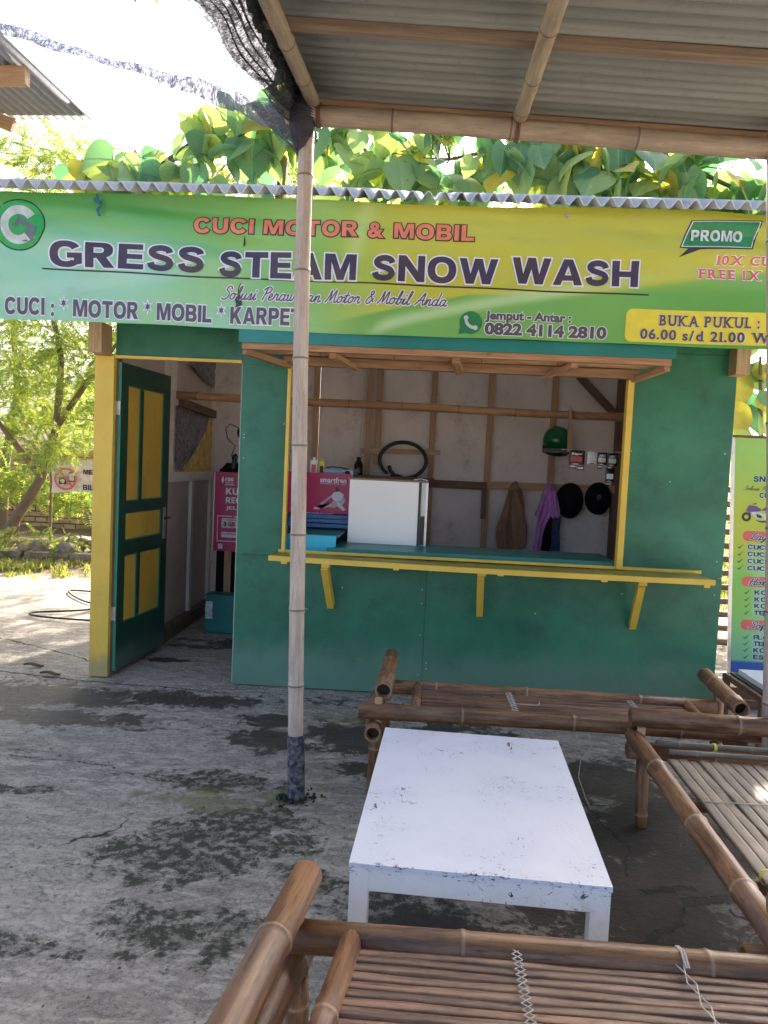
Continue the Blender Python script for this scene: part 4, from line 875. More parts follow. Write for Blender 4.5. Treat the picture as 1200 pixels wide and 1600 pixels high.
for (x, y) in ((2.0,-1.575),(2.03,-1.19),(3.61,-1.585),(3.645,-1.215)): 
    bamboo('leg', (x-.01, y, 0), (x-.005, y, .30), .027, m_bam_old, b1, .3); mb = MB(); mb.tube([(x, y, .33), (x, y, .455)], .018, 10); mb.build('peg', m_wood, b1)
for x in (2.165, 3.47): bamboo('seat_crossbar', (x,-1.60,.402), (x+.01,-1.19,.412), .022, m_bam_old, b1, .2)
slats(b1, (2.19,-1.545,0), (3.46,-1.555,0), (0,1,0), 13, .0262, .402, .0262, m_bam_slat)
zigzag(b1, (2.62,-1.54,0), (2.62,-1.22,0), .03, .412, 14); zigzag(b1, (3.20,-1.54,0), (3.20,-1.22,0), .03, .412, 14)
mb = MB(); mb.tube([(2.63,-1.41,.415),(2.69,-1.43,.42),(2.74,-1.42,.418),(2.745,-1.39,.425)], .0018, 5); mb.build('loose_cord', m_cord, b1)
mb = MB(); mb.tube([(2.925,-1.62,.37),(2.94,-1.63,.31),(2.90,-1.62,.25),(2.895,-1.62,.17),(2.93,-1.63,.08),(2.95,-1.62,.045)], .0022, 5); mb.build('dangling_cord', m_cord, b1)

# bench at the right with grey slats
b2 = thing('bamboo_bench', 'bamboo bench with greyed slat mat at the right edge', 'bench', (3.5, -2.4, 0), 'bamboo benches round the white table')
bamboo('side_rail', (3.095,-1.70,.40), (3.045,-3.22,.40), .036, m_bam_old, b2, .42, 0, 1, 16, .36); bamboo('side_rail', (3.93,-1.72,.40), (3.90,-3.22,.40), .036, m_bam_old, b2, .42)
bamboo('lower_crossbar', (3.078,-1.682,.327), (4.05,-1.70,.33), .037, m_bam_old, b2, .4); bamboo('lower_crossbar', (2.985,-3.07,.327), (4.05,-3.09,.33), .037, m_bam_old, b2, .4)
bamboo('armrest_bar', (3.075,-1.705,.478), (4.1,-1.74,.478), .040, m_bam_old, b2, .5, 0, 1, 16, .44); bamboo('armrest_bar', (3.03,-3.10,.478), (4.05,-3.13,.478), .040, m_bam_old, b2, .5)
for (x, y) in ((3.145,-1.682),(3.10,-3.09),(3.86,-1.70),(3.86,-3.11)): 
    bamboo('leg', (x+.01, y, 0), (x, y, .30), .027, m_bam_old, b2, .25); mb = MB(); mb.tube([(x-.03, y, .33), (x-.03, y, .462)], .019, 10); mb.build('peg', m_wood, b2)
mb = MB(); mb.tube([(3.112,-1.748,.38),(3.112,-1.748,.452)], .017, 10); mb.build('peg', m_wood, b2)
bamboo('seat_crossbar', (3.14,-1.86,.425), (3.86,-1.88,.425), .013, m_bam_grey, b2, .3); bamboo('seat_crossbar', (3.16,-1.955,.432), (3.75,-1.97,.432), .011, m_bam_grey, b2, .3)
bamboo('seat_crossbar', (3.08,-2.3,.365), (3.9,-2.3,.365), .018, m_bam_old, b2, .3); bamboo('seat_crossbar', (3.08,-2.8,.365), (3.9,-2.8,.365), .018, m_bam_old, b2, .3)
slats(b2, (3.165,-1.98,0), (3.145,-2.86,0), (1,0,0), 18, .0395, .41, .0392, m_bam_grey, .006, .16)
mb = MB(); mb.tube([(3.15,-2.36,.414),(3.3,-2.362,.416),(3.5,-2.365,.416),(3.84,-2.37,.414)], .0018, 5); mb.build('binding_cord', m_cord, b2)
lash('yellow_tie', m_ycord, b2, (3.37,-1.865,.425), (1,0,0), .014, 3, .012); lash('yellow_tie', m_ycord, b2, (3.145,-2.83,.41), (0,1,0), .02, 3, .012, .0015)

# nearest bench
b3 = thing('bamboo_bench', 'bamboo bench with close brown slats nearest the camera', 'bench', (2.6, -3.5, 0), 'bamboo benches round the white table')
bamboo('far_rail', (1.862,-3.215,.40), (3.35,-3.235,.40), .037, m_bam_old, b3, .5, 0, 1, 18, .42); bamboo('near_rail', (1.80,-3.68,.40), (3.35,-3.70,.40), .037, m_bam_old, b3, .5)
bamboo('lower_crossbar', (1.905,-3.12,.325), (1.79,-3.80,.325), .040, m_bam_old, b3, .35, 0, 1, 16); bamboo('lower_crossbar', (3.28,-3.12,.325), (3.28,-3.80,.325), .040, m_bam_old, b3, .35)
bamboo('armrest_bar', (1.902,-3.085,.475), (1.808,-3.82,.470), .0385, m_bam_old, b3, .30, 0, 1.05, 20, .27); bamboo('armrest_bar', (3.28,-3.05,.475), (3.28,-3.82,.47), .043, m_bam_old, b3, .3)
for (x, y) in ((1.905,-3.215),(1.84,-3.68),(3.28,-3.22),(3.28,-3.69)): 
    bamboo('leg', (x+.01, y, 0), (x, y, .30), .029, m_bam_old, b3, .28); bamboo('peg', (x-.01, y, .33), (x-.01, y, .45), .022, m_bam_old, b3, .3)
bamboo('seat_crossbar', (2.032,-3.205,.406), (1.975,-3.66,.412), .026, m_bam_old, b3, .5, 0, 1, 14)
slats(b3, (2.045,-3.265,0), (3.24,-3.285,0), (-.10,-1,0), 15, .0275, .41, .0276, m_bam_slat, .004)
zigzag(b3, (2.40,-3.245,0), (2.40,-3.66,0), .022, .423, 24); zigzag(b3, (2.76,-3.25,0), (2.79,-3.66,0), .020, .423, 6)
mb = MB(); mb.tube([(2.77,-3.20,.43),(2.768,-3.24,.444),(2.77,-3.27,.425)], .003, 5); mb.tube([(2.775,-3.20,.43),(2.774,-3.24,.444),(2.776,-3.27,.425)], .003, 5); mb.build('lashing', m_cord, b3)

# ================================================================== WHITE TABLE
tb = thing('low_table', 'low white painted wooden table between the bamboo benches', 'table', (2.3, -2.45, 0))
TA = -.048; tx = Vector((cos(TA), sin(TA), 0)); ty = Vector((-sin(TA), cos(TA), 0)); T0 = Vector((1.996, -2.972, 0)); TW, TL = .681, 1.043; TR = Matrix((tx, ty, Vector((0,0,1)))).transposed()
m_tab = paint_mat('chipped_white_sky_tint', s2l(222,224,232), s2l(210,213,224), .38, s2l(150,150,160), .3, .6, .85, 3, .25, (s2l(62,56,52), 46, .60), edge='top')  # bluish sky light on the top is mixed into this white
m_tabs = paint_mat('chipped_white_paint_side', s2l(236,234,232), s2l(226,224,222), .45, s2l(150,140,130), .4, .55, .8, 6, .3, (s2l(52,46,42), 34, .60), edge='side')  # same paint for the sides, without the painted-in sky blue
def tbox(name, u0, u1, v0, v1, z0, z1, m, bev=.003):
    mb = MB(); mb.box(T0+tx*((u0+u1)/2)+ty*((v0+v1)/2)+Vector((0,0,(z0+z1)/2)), (u1-u0, v1-v0, z1-z0), TR); return mb.build(name, m, tb, bev)
tbox('tabletop', 0, TW, 0, TL, .436, .45, m_tab, .005)
for (u, v) in ((.003,.003),(TW-.053,.003),(.003,TL-.053),(TW-.053,TL-.053)): tbox('leg', u, u+.05, v, v+.05, 0, .436, m_tabs)
tbox('apron', .053, TW-.053, .006, .03, .375, .436, m_tabs); tbox('apron', .053, TW-.053, TL-.03, TL-.006, .375, .436, m_tabs)
tbox('apron', .006, .03, .053, TL-.053, .375, .436, m_tabs); tbox('apron', TW-.03, TW-.006, .053, TL-.053, .375, .436, m_tabs)

# ================================================================== STANDING MENU SIGN
sg = thing('menu_sign', 'green standing menu sign with wash and drink list beside the kiosk', 'sign', (4.45, .1, 0))
def sgx(z): return (1.778-z)/1.535*.081
def smp(x, z, lf): return Vector((x+sgx(z), .1-lf, z))
mb = MB(); mb.surf(lambda u, v: smp(4.153+.62*u, .243+1.535*v, 0), 40, 90, 0, False); o = mb.build('printed_panel', m_print, sg); cl=[]
for v in mb.v:
    k = (v[2]-.243)/1.535; u = (v[0]-sgx(v[2])-4.153)/.62
    c = lerp((150,200,100), (176,190,60), SM(.98,.62,k)); c = lerp(c, (126,190,84), SM(.55,.40,k)); c = lerp(c, (120,186,140), SM(.30,.08,k))
    c = lerp(c, (150,206,170), SM(.12,.35,u)*SM(.55,.45,k)*.6)
    if k < .045: c = (26,84,170)
    cl.append(s2l(*c))
color_attr(o, cl)
for (a, b_) in (((4.140,1.785),(4.140,.20)),): 
    mb = MB(); mb.beam(smp(4.146,1.785,-.002), smp(4.146,.10,-.002), .014, .02); mb.build('frame_bar', m_alu, sg)
mb = MB(); mb.beam(smp(4.14,1.785,-.004), smp(4.78,1.785,-.004), .018, .016); mb.build('frame_bar', m_wood_d, sg)
hb('rear_prop', (4.5,.2,.9), (.03,.03,1.8), m_wood_d, sg)
hb('sign_foot', (4.35,.16,.07), (.6,.1,.14), m_wood_d, sg)
def st(body, x0, x1, z0, z1, m, bold=.04, out=.06, **k): return fit_text('lettering', sg, smp, body, x0, x1, z0, z1, m, bold, out, m_pale if m is m_navy else None, step=None, heavy=True, **k)
st('SNOW WASH', 4.278, 4.66, 1.497, 1.535, m_navy, .06); script_text(sg, smp, 'Solusi Perawatan Motor', 4.214, 4.62, 1.442, 1.470, m_txtg, .07, 0); st('CUCI MOTOR', 4.318, 4.60, 1.395, 1.428, m_navy, .06)
bk = []
for q in arc_band(4.238,1.268,.014,.030,0,2*pi,18): bk.append((q, 0, .002))
for q in arc_band(4.43,1.262,.014,.030,0,2*pi,18): bk.append((q, 0, .002))
bk += [([(4.235,1.31),(4.255,1.345),(4.30,1.34),(4.34,1.315),(4.29,1.30),(4.262,1.285)],1,.0022), ([(4.33,1.315),(4.37,1.345),(4.40,1.345),(4.365,1.31)],1,.0022), ([(4.262,1.30),(4.30,1.305),(4.35,1.29),(4.34,1.255),(4.295,1.262)],2,.0024), ([(4.345,1.29),(4.42,1.30),(4.41,1.262),(4.35,1.252)],2,.0023), ([(4.29,1.25),(4.33,1.235),(4.42,1.24),(4.42,1.25),(4.33,1.245)],0,.0025), ([(4.27,1.35),(4.30,1.362),(4.298,1.352)],0,.0025), ([(4.30,1.29),(4.335,1.28),(4.335,1.262),(4.305,1.268)],0,.0026)]
flat_poly('motorcycle_picture', sg, smp, bk, [m_dark, m_purple, m_pgrey], None)
for (z, s_) in ((1.143,'Layanan'),(.846,'Hot Drink'),(.562,'Soft Drink')):
    flat_poly('red_pill', sg, smp, [(rrect(4.218, z-.033, 4.70, z+.034, .03), 0, .001)], [m_pred], None); script_text(sg, smp, s_, 4.265, 4.265+.034*len(s_), z-.020, z+.026, m_navy, .08, .18, m_pale)
rows = [(1.073,'CUCI MOTOR'),(1.027,'CUCI MOTOR'),(.981,'CUCI MOTOR'),(.935,'CUCI KARPET'),(.778,'KOPI HITAM'),(.732,'KOPI SUSU'),(.689,'KOPI ABC'),(.643,'TEH PANAS'),(.482,'FLORIDINA'),(.440,'TEH PUCUK'),(.397,'KOPI GELAS'),(.351,'ES TEH')]
for i, (z, s_) in enumerate(rows):
    x0 = 4.250 if i < 4 else 4.300; st(s_, x0, x0+.0335*len(s_), z-.015, z+.016, m_navy, .05, .09)
    flat_poly('tick_mark', sg, smp, [([(x0-.068,z-.002),(x0-.052,z-.016),(x0-.022,z+.022),(x0-.053,z-.004)],0,.002)], [m_pgreen], None)

# low dark stand with a tray beside the sign
ts = thing('tray_stand', 'low dark wooden stand carrying a white tray under the menu sign', 'stand', (4.35, -.45, 0))
for x in (4.10, 4.62): 
    for y in (-.68, -.18): hb('leg', (x, y, .15), (.035, .035, .30), m_wood_d, ts)
for y in (-.68,-.18): hb('rail', (4.36, y, .285), (.56, .03, .035), m_wood_d, ts); hb('rail', (4.36, y, .13), (.52,.025,.025), m_wood_d, ts)
for x in (4.10, 4.62): hb('rail', (x, -.43, .29), (.03, .5, .035), m_wood_d, ts)
hb('stand_top', (4.36,-.43,.312), (.5,.46,.012), m_black, ts)
tr = thing('white_tray', 'shallow white tray with scraps on the dark stand', 'tray', (4.36,-.42,.32))
mb = MB(); mb.box((4.36,-.42,.324), (.44,.34,.006)); mb.box((4.36,-.25,.335), (.44,.01,.03)); mb.box((4.36,-.59,.335), (.44,.01,.03)); mb.box((4.145,-.42,.335), (.01,.34,.03)); mb.box((4.575,-.42,.335), (.01,.34,.03)); mb.build('tray_body', m_board, tr, .002)
for i in range(14):
    mb = MB(); p = Vector((4.25+random.random()*.1, -.5+random.random()*.1, .333)); mb.box(p, (.03,.015,.008), Matrix.Rotation(random.random()*3, 3, 'Z')); mb.build('food_scrap', m_wood_o, tr)

# ================================================================== INSIDE THE KIOSK
dc = thing('display_case', 'white backed display case standing on the teal counter', 'display case', (1.9, .5, .93))
hb('back_board', (1.893,.45,1.158), (.49,.012,.448), m_board, dc, .002); hb('stile', (2.147,.45,1.158), (.016,.02,.45), m_black, dc, .001)
hb('side_glass', (2.173,.47,1.27), (.032,.01,.25), m_board, dc, 0); hb('side_stripe', (2.173,.47,1.04), (.030,.01,.20), m_black, dc, 0); hb('frame_bar', (2.197,.46,1.158), (.015,.03,.448), m_alu, dc, .001)
hb('case_floor', (1.92,.62,.940), (.56,.28,.012), m_alu, dc, 0); hb('case_lid', (1.92,.60,1.388), (.57,.30,.012), m_batt, dc, .002); hb('frame_bar', (1.66,.74,1.158), (.014,.014,.44), m_alu, dc, .001); hb('frame_bar', (2.19,.74,1.158), (.014,.014,.44), m_alu, dc, .001)
mb = MB(); mb.tube([(2.10,.45,1.40),(2.15,.44,1.41),(2.20,.46,1.40),(2.19,.44,1.385)], .006, 6); mb.build('metal_clip', m_alu, dc)
pc = thing('phone_credit_case', 'magenta fronted counter case with printed footballer, left in the window', 'display case', (1.4,.75,0))
hb('front_board', (1.40,.70,1.265), (.47,.012,.30), m_magenta, pc, .001); hb('case_body', (1.40,.87,.70), (.46,.30,1.38), m_black, pc)
pmp = lambda x, z, lf: Vector((x, .693-lf, z))
ft = lambda *a, **k: fit_text('lettering', pc, pmp, *a, step=None, **k)
ft('smartfren', 1.404, 1.60, 1.345, 1.385, m_outl, .03); ft('BUKA MEDIA INTERNET CEPAT', 1.407, 1.60, 1.333, 1.341, m_outl, .02); ft('VOUCHER ISI ULANG', 1.31, 1.508, 1.103, 1.118, m_outl, .05)
fg = [([(1.36,1.145),(1.375,1.165),(1.42,1.15),(1.47,1.165),(1.52,1.16),(1.585,1.19),(1.60,1.22),(1.575,1.26),(1.54,1.25),(1.50,1.20),(1.43,1.175),(1.41,1.14)],0,.002), ([(1.405,1.185),(1.47,1.235),(1.50,1.255),(1.49,1.235),(1.43,1.18)],0,.0022), ([(1.49,1.245),(1.51,1.275),(1.55,1.285),(1.585,1.26),(1.57,1.22),(1.53,1.21),(1.505,1.22)],1,.0024), (circ(1.535,1.298,.018,14),2,.0026), ([(1.53,1.21),(1.56,1.20),(1.60,1.15),(1.585,1.14),(1.545,1.17)],1,.0024)]
flat_poly('figure_print', pc, pmp, fg, [plain('print_grey_light', s2l(200,170,184), .4), m_outl, plain('print_hair', s2l(96,60,60), .5)], None)
flat_poly('print_rule', pc, pmp, [([(1.515,1.108),(1.60,1.106),(1.60,1.109),(1.515,1.111)],0,.002)], [m_outl], None)
# pink price board standing in the doorway
pk = thing('price_board', 'magenta mobile data price board standing inside the doorway', 'board', (.6,1.6,0))
hb('board', (.58,1.605,1.025), (.42,.012,.69), m_magenta, pk, .001); hb('board_edge', (.367,1.607,1.025), (.008,.02,.69), m_alu, pk, 0); hb('board_leg', (.50,1.63,.35), (.06,.04,.70), m_wood_o, pk); hb('board_leg', (.75,1.63,.35), (.06,.04,.70), m_wood_o, pk)
kmp = lambda x, z, lf: Vector((x, 1.598-lf, z)); kt = lambda *a, **k: fit_text('lettering', pk, kmp, *a, step=None, **k)
kt('KUOTA', .469, .76, 1.175, 1.235, m_outl, .08, heavy=True); kt('REGULER', .471, .79, 1.10, 1.155, m_outl, .08, heavy=True); kt('JELAJAH', .474, .74, 1.035, 1.075, m_outl, .08, heavy=True); kt('100', .462, .535, 1.29, 1.325, m_outl, .05)
kt('UNTUK', .462, .535, 1.272, 1.283, m_outl, .03); kt('INDONESIA', .462, .545, 1.255, 1.266, m_outl, .03); kt('KARTU', .545, .62, .978, .992, m_outl, .05, heavy=True); kt('3', .455, .485, .90, .94, m_dark, .06, lift=.004); kt('GB', .495, .56, .90, .94, m_magenta, .06, lift=.004); kt('100.000', .49, .60, .948, .96, m_magenta, .03, lift=.004); kt('Rp 10.000', .45, .57, .825, .838, m_dark, .02, lift=.004)
fr = [([(.402,.984),(.53,.984),(.53,.991),(.402,.991)],0,.002), ([(.402,.765),(.78,.765),(.78,.772),(.402,.772)],0,.002), ([(.402,.765),(.408,.765),(.408,.991),(.402,.991)],0,.002), (rrect(.44,.885,.66,.97,.01),1,.0015), (rrect(.44,.80,.66,.85,.01),1,.0015), ([(.425,1.30),(.44,1.335),(.452,1.30),(.44,1.27)],0,.0015), (rrect(.415,.700,.455,.745,.003),1,.0015)]
fr2 = []
m_plg = plain('print_lightgrey', s2l(206,196,206), .4)
for q in fr: flat_poly('printed_shape', pk, kmp, [q], [m_outl, m_plg], None)
mach = thing('black_machine', 'black box with cable standing on the magenta price board case', 'machine', (.6,1.75,0))
hb('cabinet', (.62,1.80,.69), (.46,.30,1.36), m_blackc, mach); mb = MB(); mb.surf(lambda u, v: Vector((.40+.42*u, 1.62+.25*v, 1.38+.06*v+.015*fbm(u*3, v*3))), 12, 6); mb.build('cloth_cover', m_blackc, mach, 0, .01)
mb = MB(); mb.tube([(.50,1.7,1.43),(.49,1.68,1.52),(.52,1.67,1.60),(.45,1.67,1.66),(.43,1.67,1.75),(.47,1.67,1.79),(.56,1.68,1.75)], .005, 6); mb.build('cable', m_black, mach)
mb = MB(); mb.lathe((.50,1.7,1.40), (.15,0,1), [(.03,0),(.03,.02),(.02,.05),(.02,.09),(.028,.11),(.012,.13),(0,.135)], 14); mb.build('knob', m_black, mach)
mb = MB(); mb.lathe((.60,1.7,1.72), (1,-.3,.1), [(0,-.07),(.045,-.06),(.055,0),(.045,.05),(0,.06)], 16); mb.build('motor_head', m_black, mach)
mb = MB(); mb.tube([(.60,1.72,1.38),(.61,1.72,1.70)], .012, 8); mb.build('stem', m_black, mach)
tbx = thing('blue_box', 'small blue green box on the floor inside the doorway', 'box', (.5,1.5,.0))
hb('box_body', (.57,1.50,.155), (.40,.16,.31), m_teal, tbx); hb('box_lid', (.57,1.49,.318), (.41,.18,.014), m_teal, tbx)
mb = MB(); mb.surf(lambda u, v: Vector((.375+.06*u, 1.405+.008*sin(v*9), .12+.15*v)), 5, 8); mb.build('torn_label', m_pgrey, tbx)
# cyan till box and blue boards left of the counter
cb = thing('cyan_box', 'bright cyan wooden box behind the left end of the window', 'box', (1.44,.2,.9))
mb = MB(); mb.box((1.415,.13,.955), (.37,.02,.10)); mb.box((1.39,.13,.895), (.31,.018,.02)); mb.build('front_board', m_cyan, cb, .002); hb('box_top', (1.45,.36,1.0), (.33,.42,.015), m_teal, cb); hb('box_base', (1.42,.32,.915), (.30,.34,.03), m_wood_d, cb)
bs = thing('blue_boards', 'stack of blue painted boards under the magenta case', 'boards', (1.45,.6,1.0))
for i, (z, m) in enumerate(((1.035,m_blue),(1.068,m_blue),(1.098,m_blue))): hb('board', (1.42+.01*i,.62+.015*i,z), (.46,.12,.026), m, bs)
# things on the inner shelf
def pack(label, x, wd, ht, m1, m2, y=.83, z0=1.393):
    t = thing('pack', label, 'packet', (x, y, z0)); hb('carton', (x,y,z0+ht/2), (wd,.04,ht), m1, t, .002); hb('print_block', (x,y-.022,z0+ht*.45), (wd*.6,.003,ht*.5), m2, t, 0)
    mb = MB(); mb.lathe((x,y,z0+ht), (0,0,1), [(.010,0),(.010,.02),(0,.02)], 10); mb.build('cap', m1, t)
pack('white packet with pink print beside the bamboo pole, on the case', 1.335, .055, .115, m_board, m_pred); pack('cream packet with dark print next to the pink one', 1.395, .04, .105, m_pyel, m_dark)
rd = thing('bottle_roll', 'pale blue cylinder lying on the magenta case', 'bottle', (1.50,.83,1.41))
mb = MB(); mb.tube([(1.42,.79,1.425),(1.43,.79,1.425),(1.56,.79,1.42),(1.568,.79,1.42)], [.018,.026,.026,.02], 16); mb.build('cylinder', plain('pale_blue', s2l(140,175,205), .35), rd)
hb('under_box', (1.49,.82,1.4), (.17,.07,.012), m_navy, rd); rdb = thing('black_case', 'flat black case behind the pale blue cylinder', 'case', (1.5,.9,1.4)); hb('case_body', (1.50,.90,1.42), (.20,.08,.055), m_black, rdb, .006); mb = MB(); mb.tube([(1.42,.88,1.45),(1.46,.87,1.463),(1.53,.87,1.46),(1.59,.88,1.45)], .005, 6); mb.build('carry_strap', m_black, rdb)
cm = thing('camera_box', 'small black box with round lens beside the cylinder', 'camera', (1.59,.82,1.41)); hb('camera_body', (1.60,.82,1.418), (.075,.05,.052), m_pgrey, cm, .003); mb = MB(); mb.lathe((1.595,.794,1.42), (0,-1,0), [(.020,0),(.020,.008),(.012,.01),(.011,.004),(0,.004)], 16); mb.build('lens', m_black, cm); hb('side_pack', (1.65,.83,1.42), (.04,.05,.06), m_black, cm, .003)
jr = thing('dark_bottle', 'dark brown bottle on the rear shelf beside the stud', 'bottle', (1.52,2.25,1.39)); mb = MB(); mb.lathe((1.56,2.25,1.388), (0,0,1), [(0,0),(.04,0),(.042,.02),(.042,.10),(.02,.14),(.02,.17),(0,.17)], 16); mb.build('bottle_body', plain('dark_glass', (.03,.012,.01), .2), jr)
# hose coil on the rear wall
hc = thing('hose_coil', 'black rubber hose coiled on the rear wall', 'hose', (1.97,2.4,1.55)); pts=[]
for i in range(73):
    a = radians(230)-radians(350)*i/72; pts.append((1.975+.222*cos(a), 2.36+.012*i/72, 1.545+.172*sin(a)))
mb = MB(); mb.tube(pts, .018, 10, None, 0, True, True); mb.build('hose_loop', m_rubber, hc)
mb = MB(); mb.tube([(1.845,2.335,1.49),(1.86,2.335,1.44),(1.90,2.34,1.40),(1.98,2.345,1.378)], .019, 10); mb.build('hose_end', m_rubber, hc)
# wires down the stud
wr = thing('wall_cables', 'pale electric cables running down the stud by the hose', 'cable', (1.6,2.38,1.9))
for k in range(3):
    mb = MB(); mb.tube([(1.565+.018*k+.008*sin(z_*5+k*2), 2.36, 2.75-z_*.17) for z_ in range(9)], .0045, 6); mb.build('cable_run', m_wire, wr)
# hanging clothes
def garment(name, label, cat, parts_):
    t = thing(name, label, cat, parts_[0][1])
    for (nm, hook, prof, m, ph, fold) in parts_:
        n = 30; mb = MB(); rows=[]; Z = sorted(prof, key=lambda p: -p[0]); z0, z1 = Z[0][0], Z[-1][0]
        for j in range(25):
            z = z0+(z1-z0)*j/24
            for a, b in zip(Z, Z[1:]):
                if b[0] <= z <= a[0]: k = (a[0]-z)/(a[0]-b[0]+1e-9); xl = a[1]+(b[1]-a[1])*k; xr = a[2]+(b[2]-a[2])*k; break
            cx, hw = (xl+xr)/2, (xr-xl)/2; row=[]
            for i in range(n):
                th = 2*pi*i/n; ex = cos(th); dep = .028+.012*min(1, j/8); f_ = fold*.017*sin(ex*7+ph+z*7)+fold*.010*sin(ex*16+ph*2+z*19); zz = z+.02*fold*sin(ex*6+ph)*(j == 24)
                row.append(mb.vert((cx+hw*ex+.006*sin(z*17+ph), hook[1]+dep*sin(th)*(1-.3*ex*ex)+f_, zz)))
            rows.append(row)
        for j in range(24):
            for i in range(n): i2=(i+1)%n; mb.face((rows[j][i], rows[j+1][i], rows[j+1][i2], rows[j][i2]), None, 0, True)
        mb.face(rows[0][::-1]); mb.face(rows[-1]); mb.build(nm, m, t)
    return t
garment('jacket', 'beige jacket hanging from the rear wall rail', 'jacket', [
    ('jacket_body', (3.06,2.365,1.38), [(1.385,3.035,3.075),(1.30,2.995,3.115),(1.10,2.985,3.165),(.95,2.975,3.20),(.82,2.985,3.185),(.70,3.02,3.13)], m_tan, 0, 1.0),
    ('sleeve', (3.0,2.33,1.33), [(1.31,3.00,3.035),(1.15,2.95,3.01),(.96,2.905,3.00),(.80,2.90,3.015),(.70,2.91,3.015)], m_tan, 1.7, .8), ('sleeve', (3.12,2.335,1.33), [(1.33,3.085,3.115),(1.2,3.12,3.15),(1.17,3.13,3.155)], m_tan, 2.7, .6), ('collar', (3.06,2.34,1.38), [(1.395,3.045,3.07),(1.34,3.03,3.10),(1.30,3.035,3.095)], m_tan, 1, .4)])
garment('lilac_shirt', 'lilac shirt hanging next to the black hats', 'shirt', [
    ('shirt_body', (3.39,2.36,1.38), [(1.385,3.37,3.41),(1.28,3.31,3.44),(1.12,3.30,3.475),(1.10,3.30,3.44),(1.0,3.29,3.38),(.85,3.265,3.33),(.70,3.24,3.32)], m_lilac, .4, 1.0), ('sleeve', (3.44,2.33,1.3), [(1.33,3.40,3.44),(1.2,3.40,3.47),(1.075,3.395,3.485)], m_lilac, 2, .8), ('sleeve', (3.3,2.335,1.3), [(1.28,3.315,3.35),(1.08,3.245,3.30)], m_lilac, 1, .5)])
garment('dark_trousers', 'black and denim trousers hanging below the lilac shirt', 'trousers', [
    ('black_leg', (3.4,2.38,1.2), [(1.15,3.38,3.45),(1.0,3.345,3.43),(.68,3.325,3.41)], m_blackc, 0, .6), ('denim_leg', (3.48,2.38,1.2), [(1.15,3.44,3.50),(1.0,3.425,3.51),(.68,3.405,3.515)], m_denim, 1, .8)])
# hats and helmet
def hat(label, x, z, rx, rz, button):
    t = thing('round_hat', label, 'hat', (x,2.38,z), 'black hats on the rear wall'); mb = MB(); n = 32; prof = [(1,0),(1.0,-.012),(.93,-.022),(.72,-.03),(.62,-.06),(.5,-.085),(.3,-.098),(.1,-.10),(0,-.10)]
    rows = [[mb.vert((x+rx*r*cos(2*pi*k/n), 2.375+h, z+rz*r*sin(2*pi*k/n)*(1+.04*cos(2*pi*k/n)))) for k in range(n)] for (r, h) in prof]
    for i in range(len(rows)-1):
        for k in range(n): k2=(k+1)%n; mb.face((rows[i][k], rows[i][k2], rows[i+1][k2], rows[i+1][k]), None, 0, True)
    mb.face(rows[0][::-1]); mb.build('hat_body', m_blackc, t)
    if button: mb = MB(); mb.lathe((x-.01,2.276,z+.015), (0,-1,0), [(.025,0),(.02,.006),(.008,.010),(0,.010)], 14); mb.build('top_button', plain('grey_felt', (.06,.06,.06), .9), t)
hat('larger black hat next to the lilac shirt', 3.575, 1.235, .132, .170, False); hat('black hat with grey centre button nearest the window post', 3.842, 1.268, .124, .155, True)
hm = thing('green_helmet', 'glossy green helmet hanging on the rear stud', 'helmet', (3.42,2.3,1.80))
mb = MB(); c_ = Vector((3.41,2.27,1.795)); ax_ = Vector((.05,-.35,.94)); mb.lathe(c_, ax_, [(.123,-.05),(.128,-.02),(.128,.02),(.118,.06),(.09,.098),(.05,.122),(0,.130)], 28); mb.build('shell', m_helmet, hm, 0, .006)
mb = MB(); mb.lathe(c_, ax_, [(.118,-.115),(.124,-.09),(.126,-.05),(.122,-.045)], 28); mb.lathe(c_, ax_, [(.0,-.03),(.11,-.05),(.112,-.11)], 28); mb.build('liner', m_blackc, hm)
mb = MB(); mb.surf(lambda u, v: c_+Vector((.145*sin((u-.5)*2.6), -.13*cos((u-.5)*2.6)-.02*v, -.075-.045*v)), 20, 3); mb.build('visor', plain('smoke_visor', (.10,.10,.11), .12), hm, 0, .003)
mb = MB(); mb.tube([(3.30,2.24,1.74),(3.31,2.2,1.68),(3.42,2.16,1.645),(3.52,2.2,1.68),(3.53,2.24,1.74)], .004, 6); mb.build('chin_strap', m_black, hm)
sk = thing('hanging_stick', 'short wooden paddle hanging from the indoor bamboo pole', 'stick', (3.31,1.2,1.99)); mb = MB(); mb.beam((3.305,1.2,2.0), (3.315,1.2,1.87), .035, .022); mb.beam((3.313,1.2,1.88), (3.318,1.2,1.665), .046, .03, ); mb.build('paddle', m_wood, sk, .003); mb = MB(); mb.tube([(3.304,1.25,2.02),(3.304,1.2,2.03),(3.305,1.195,1.99)], .004, 6); mb.build('nail', m_steel, sk)
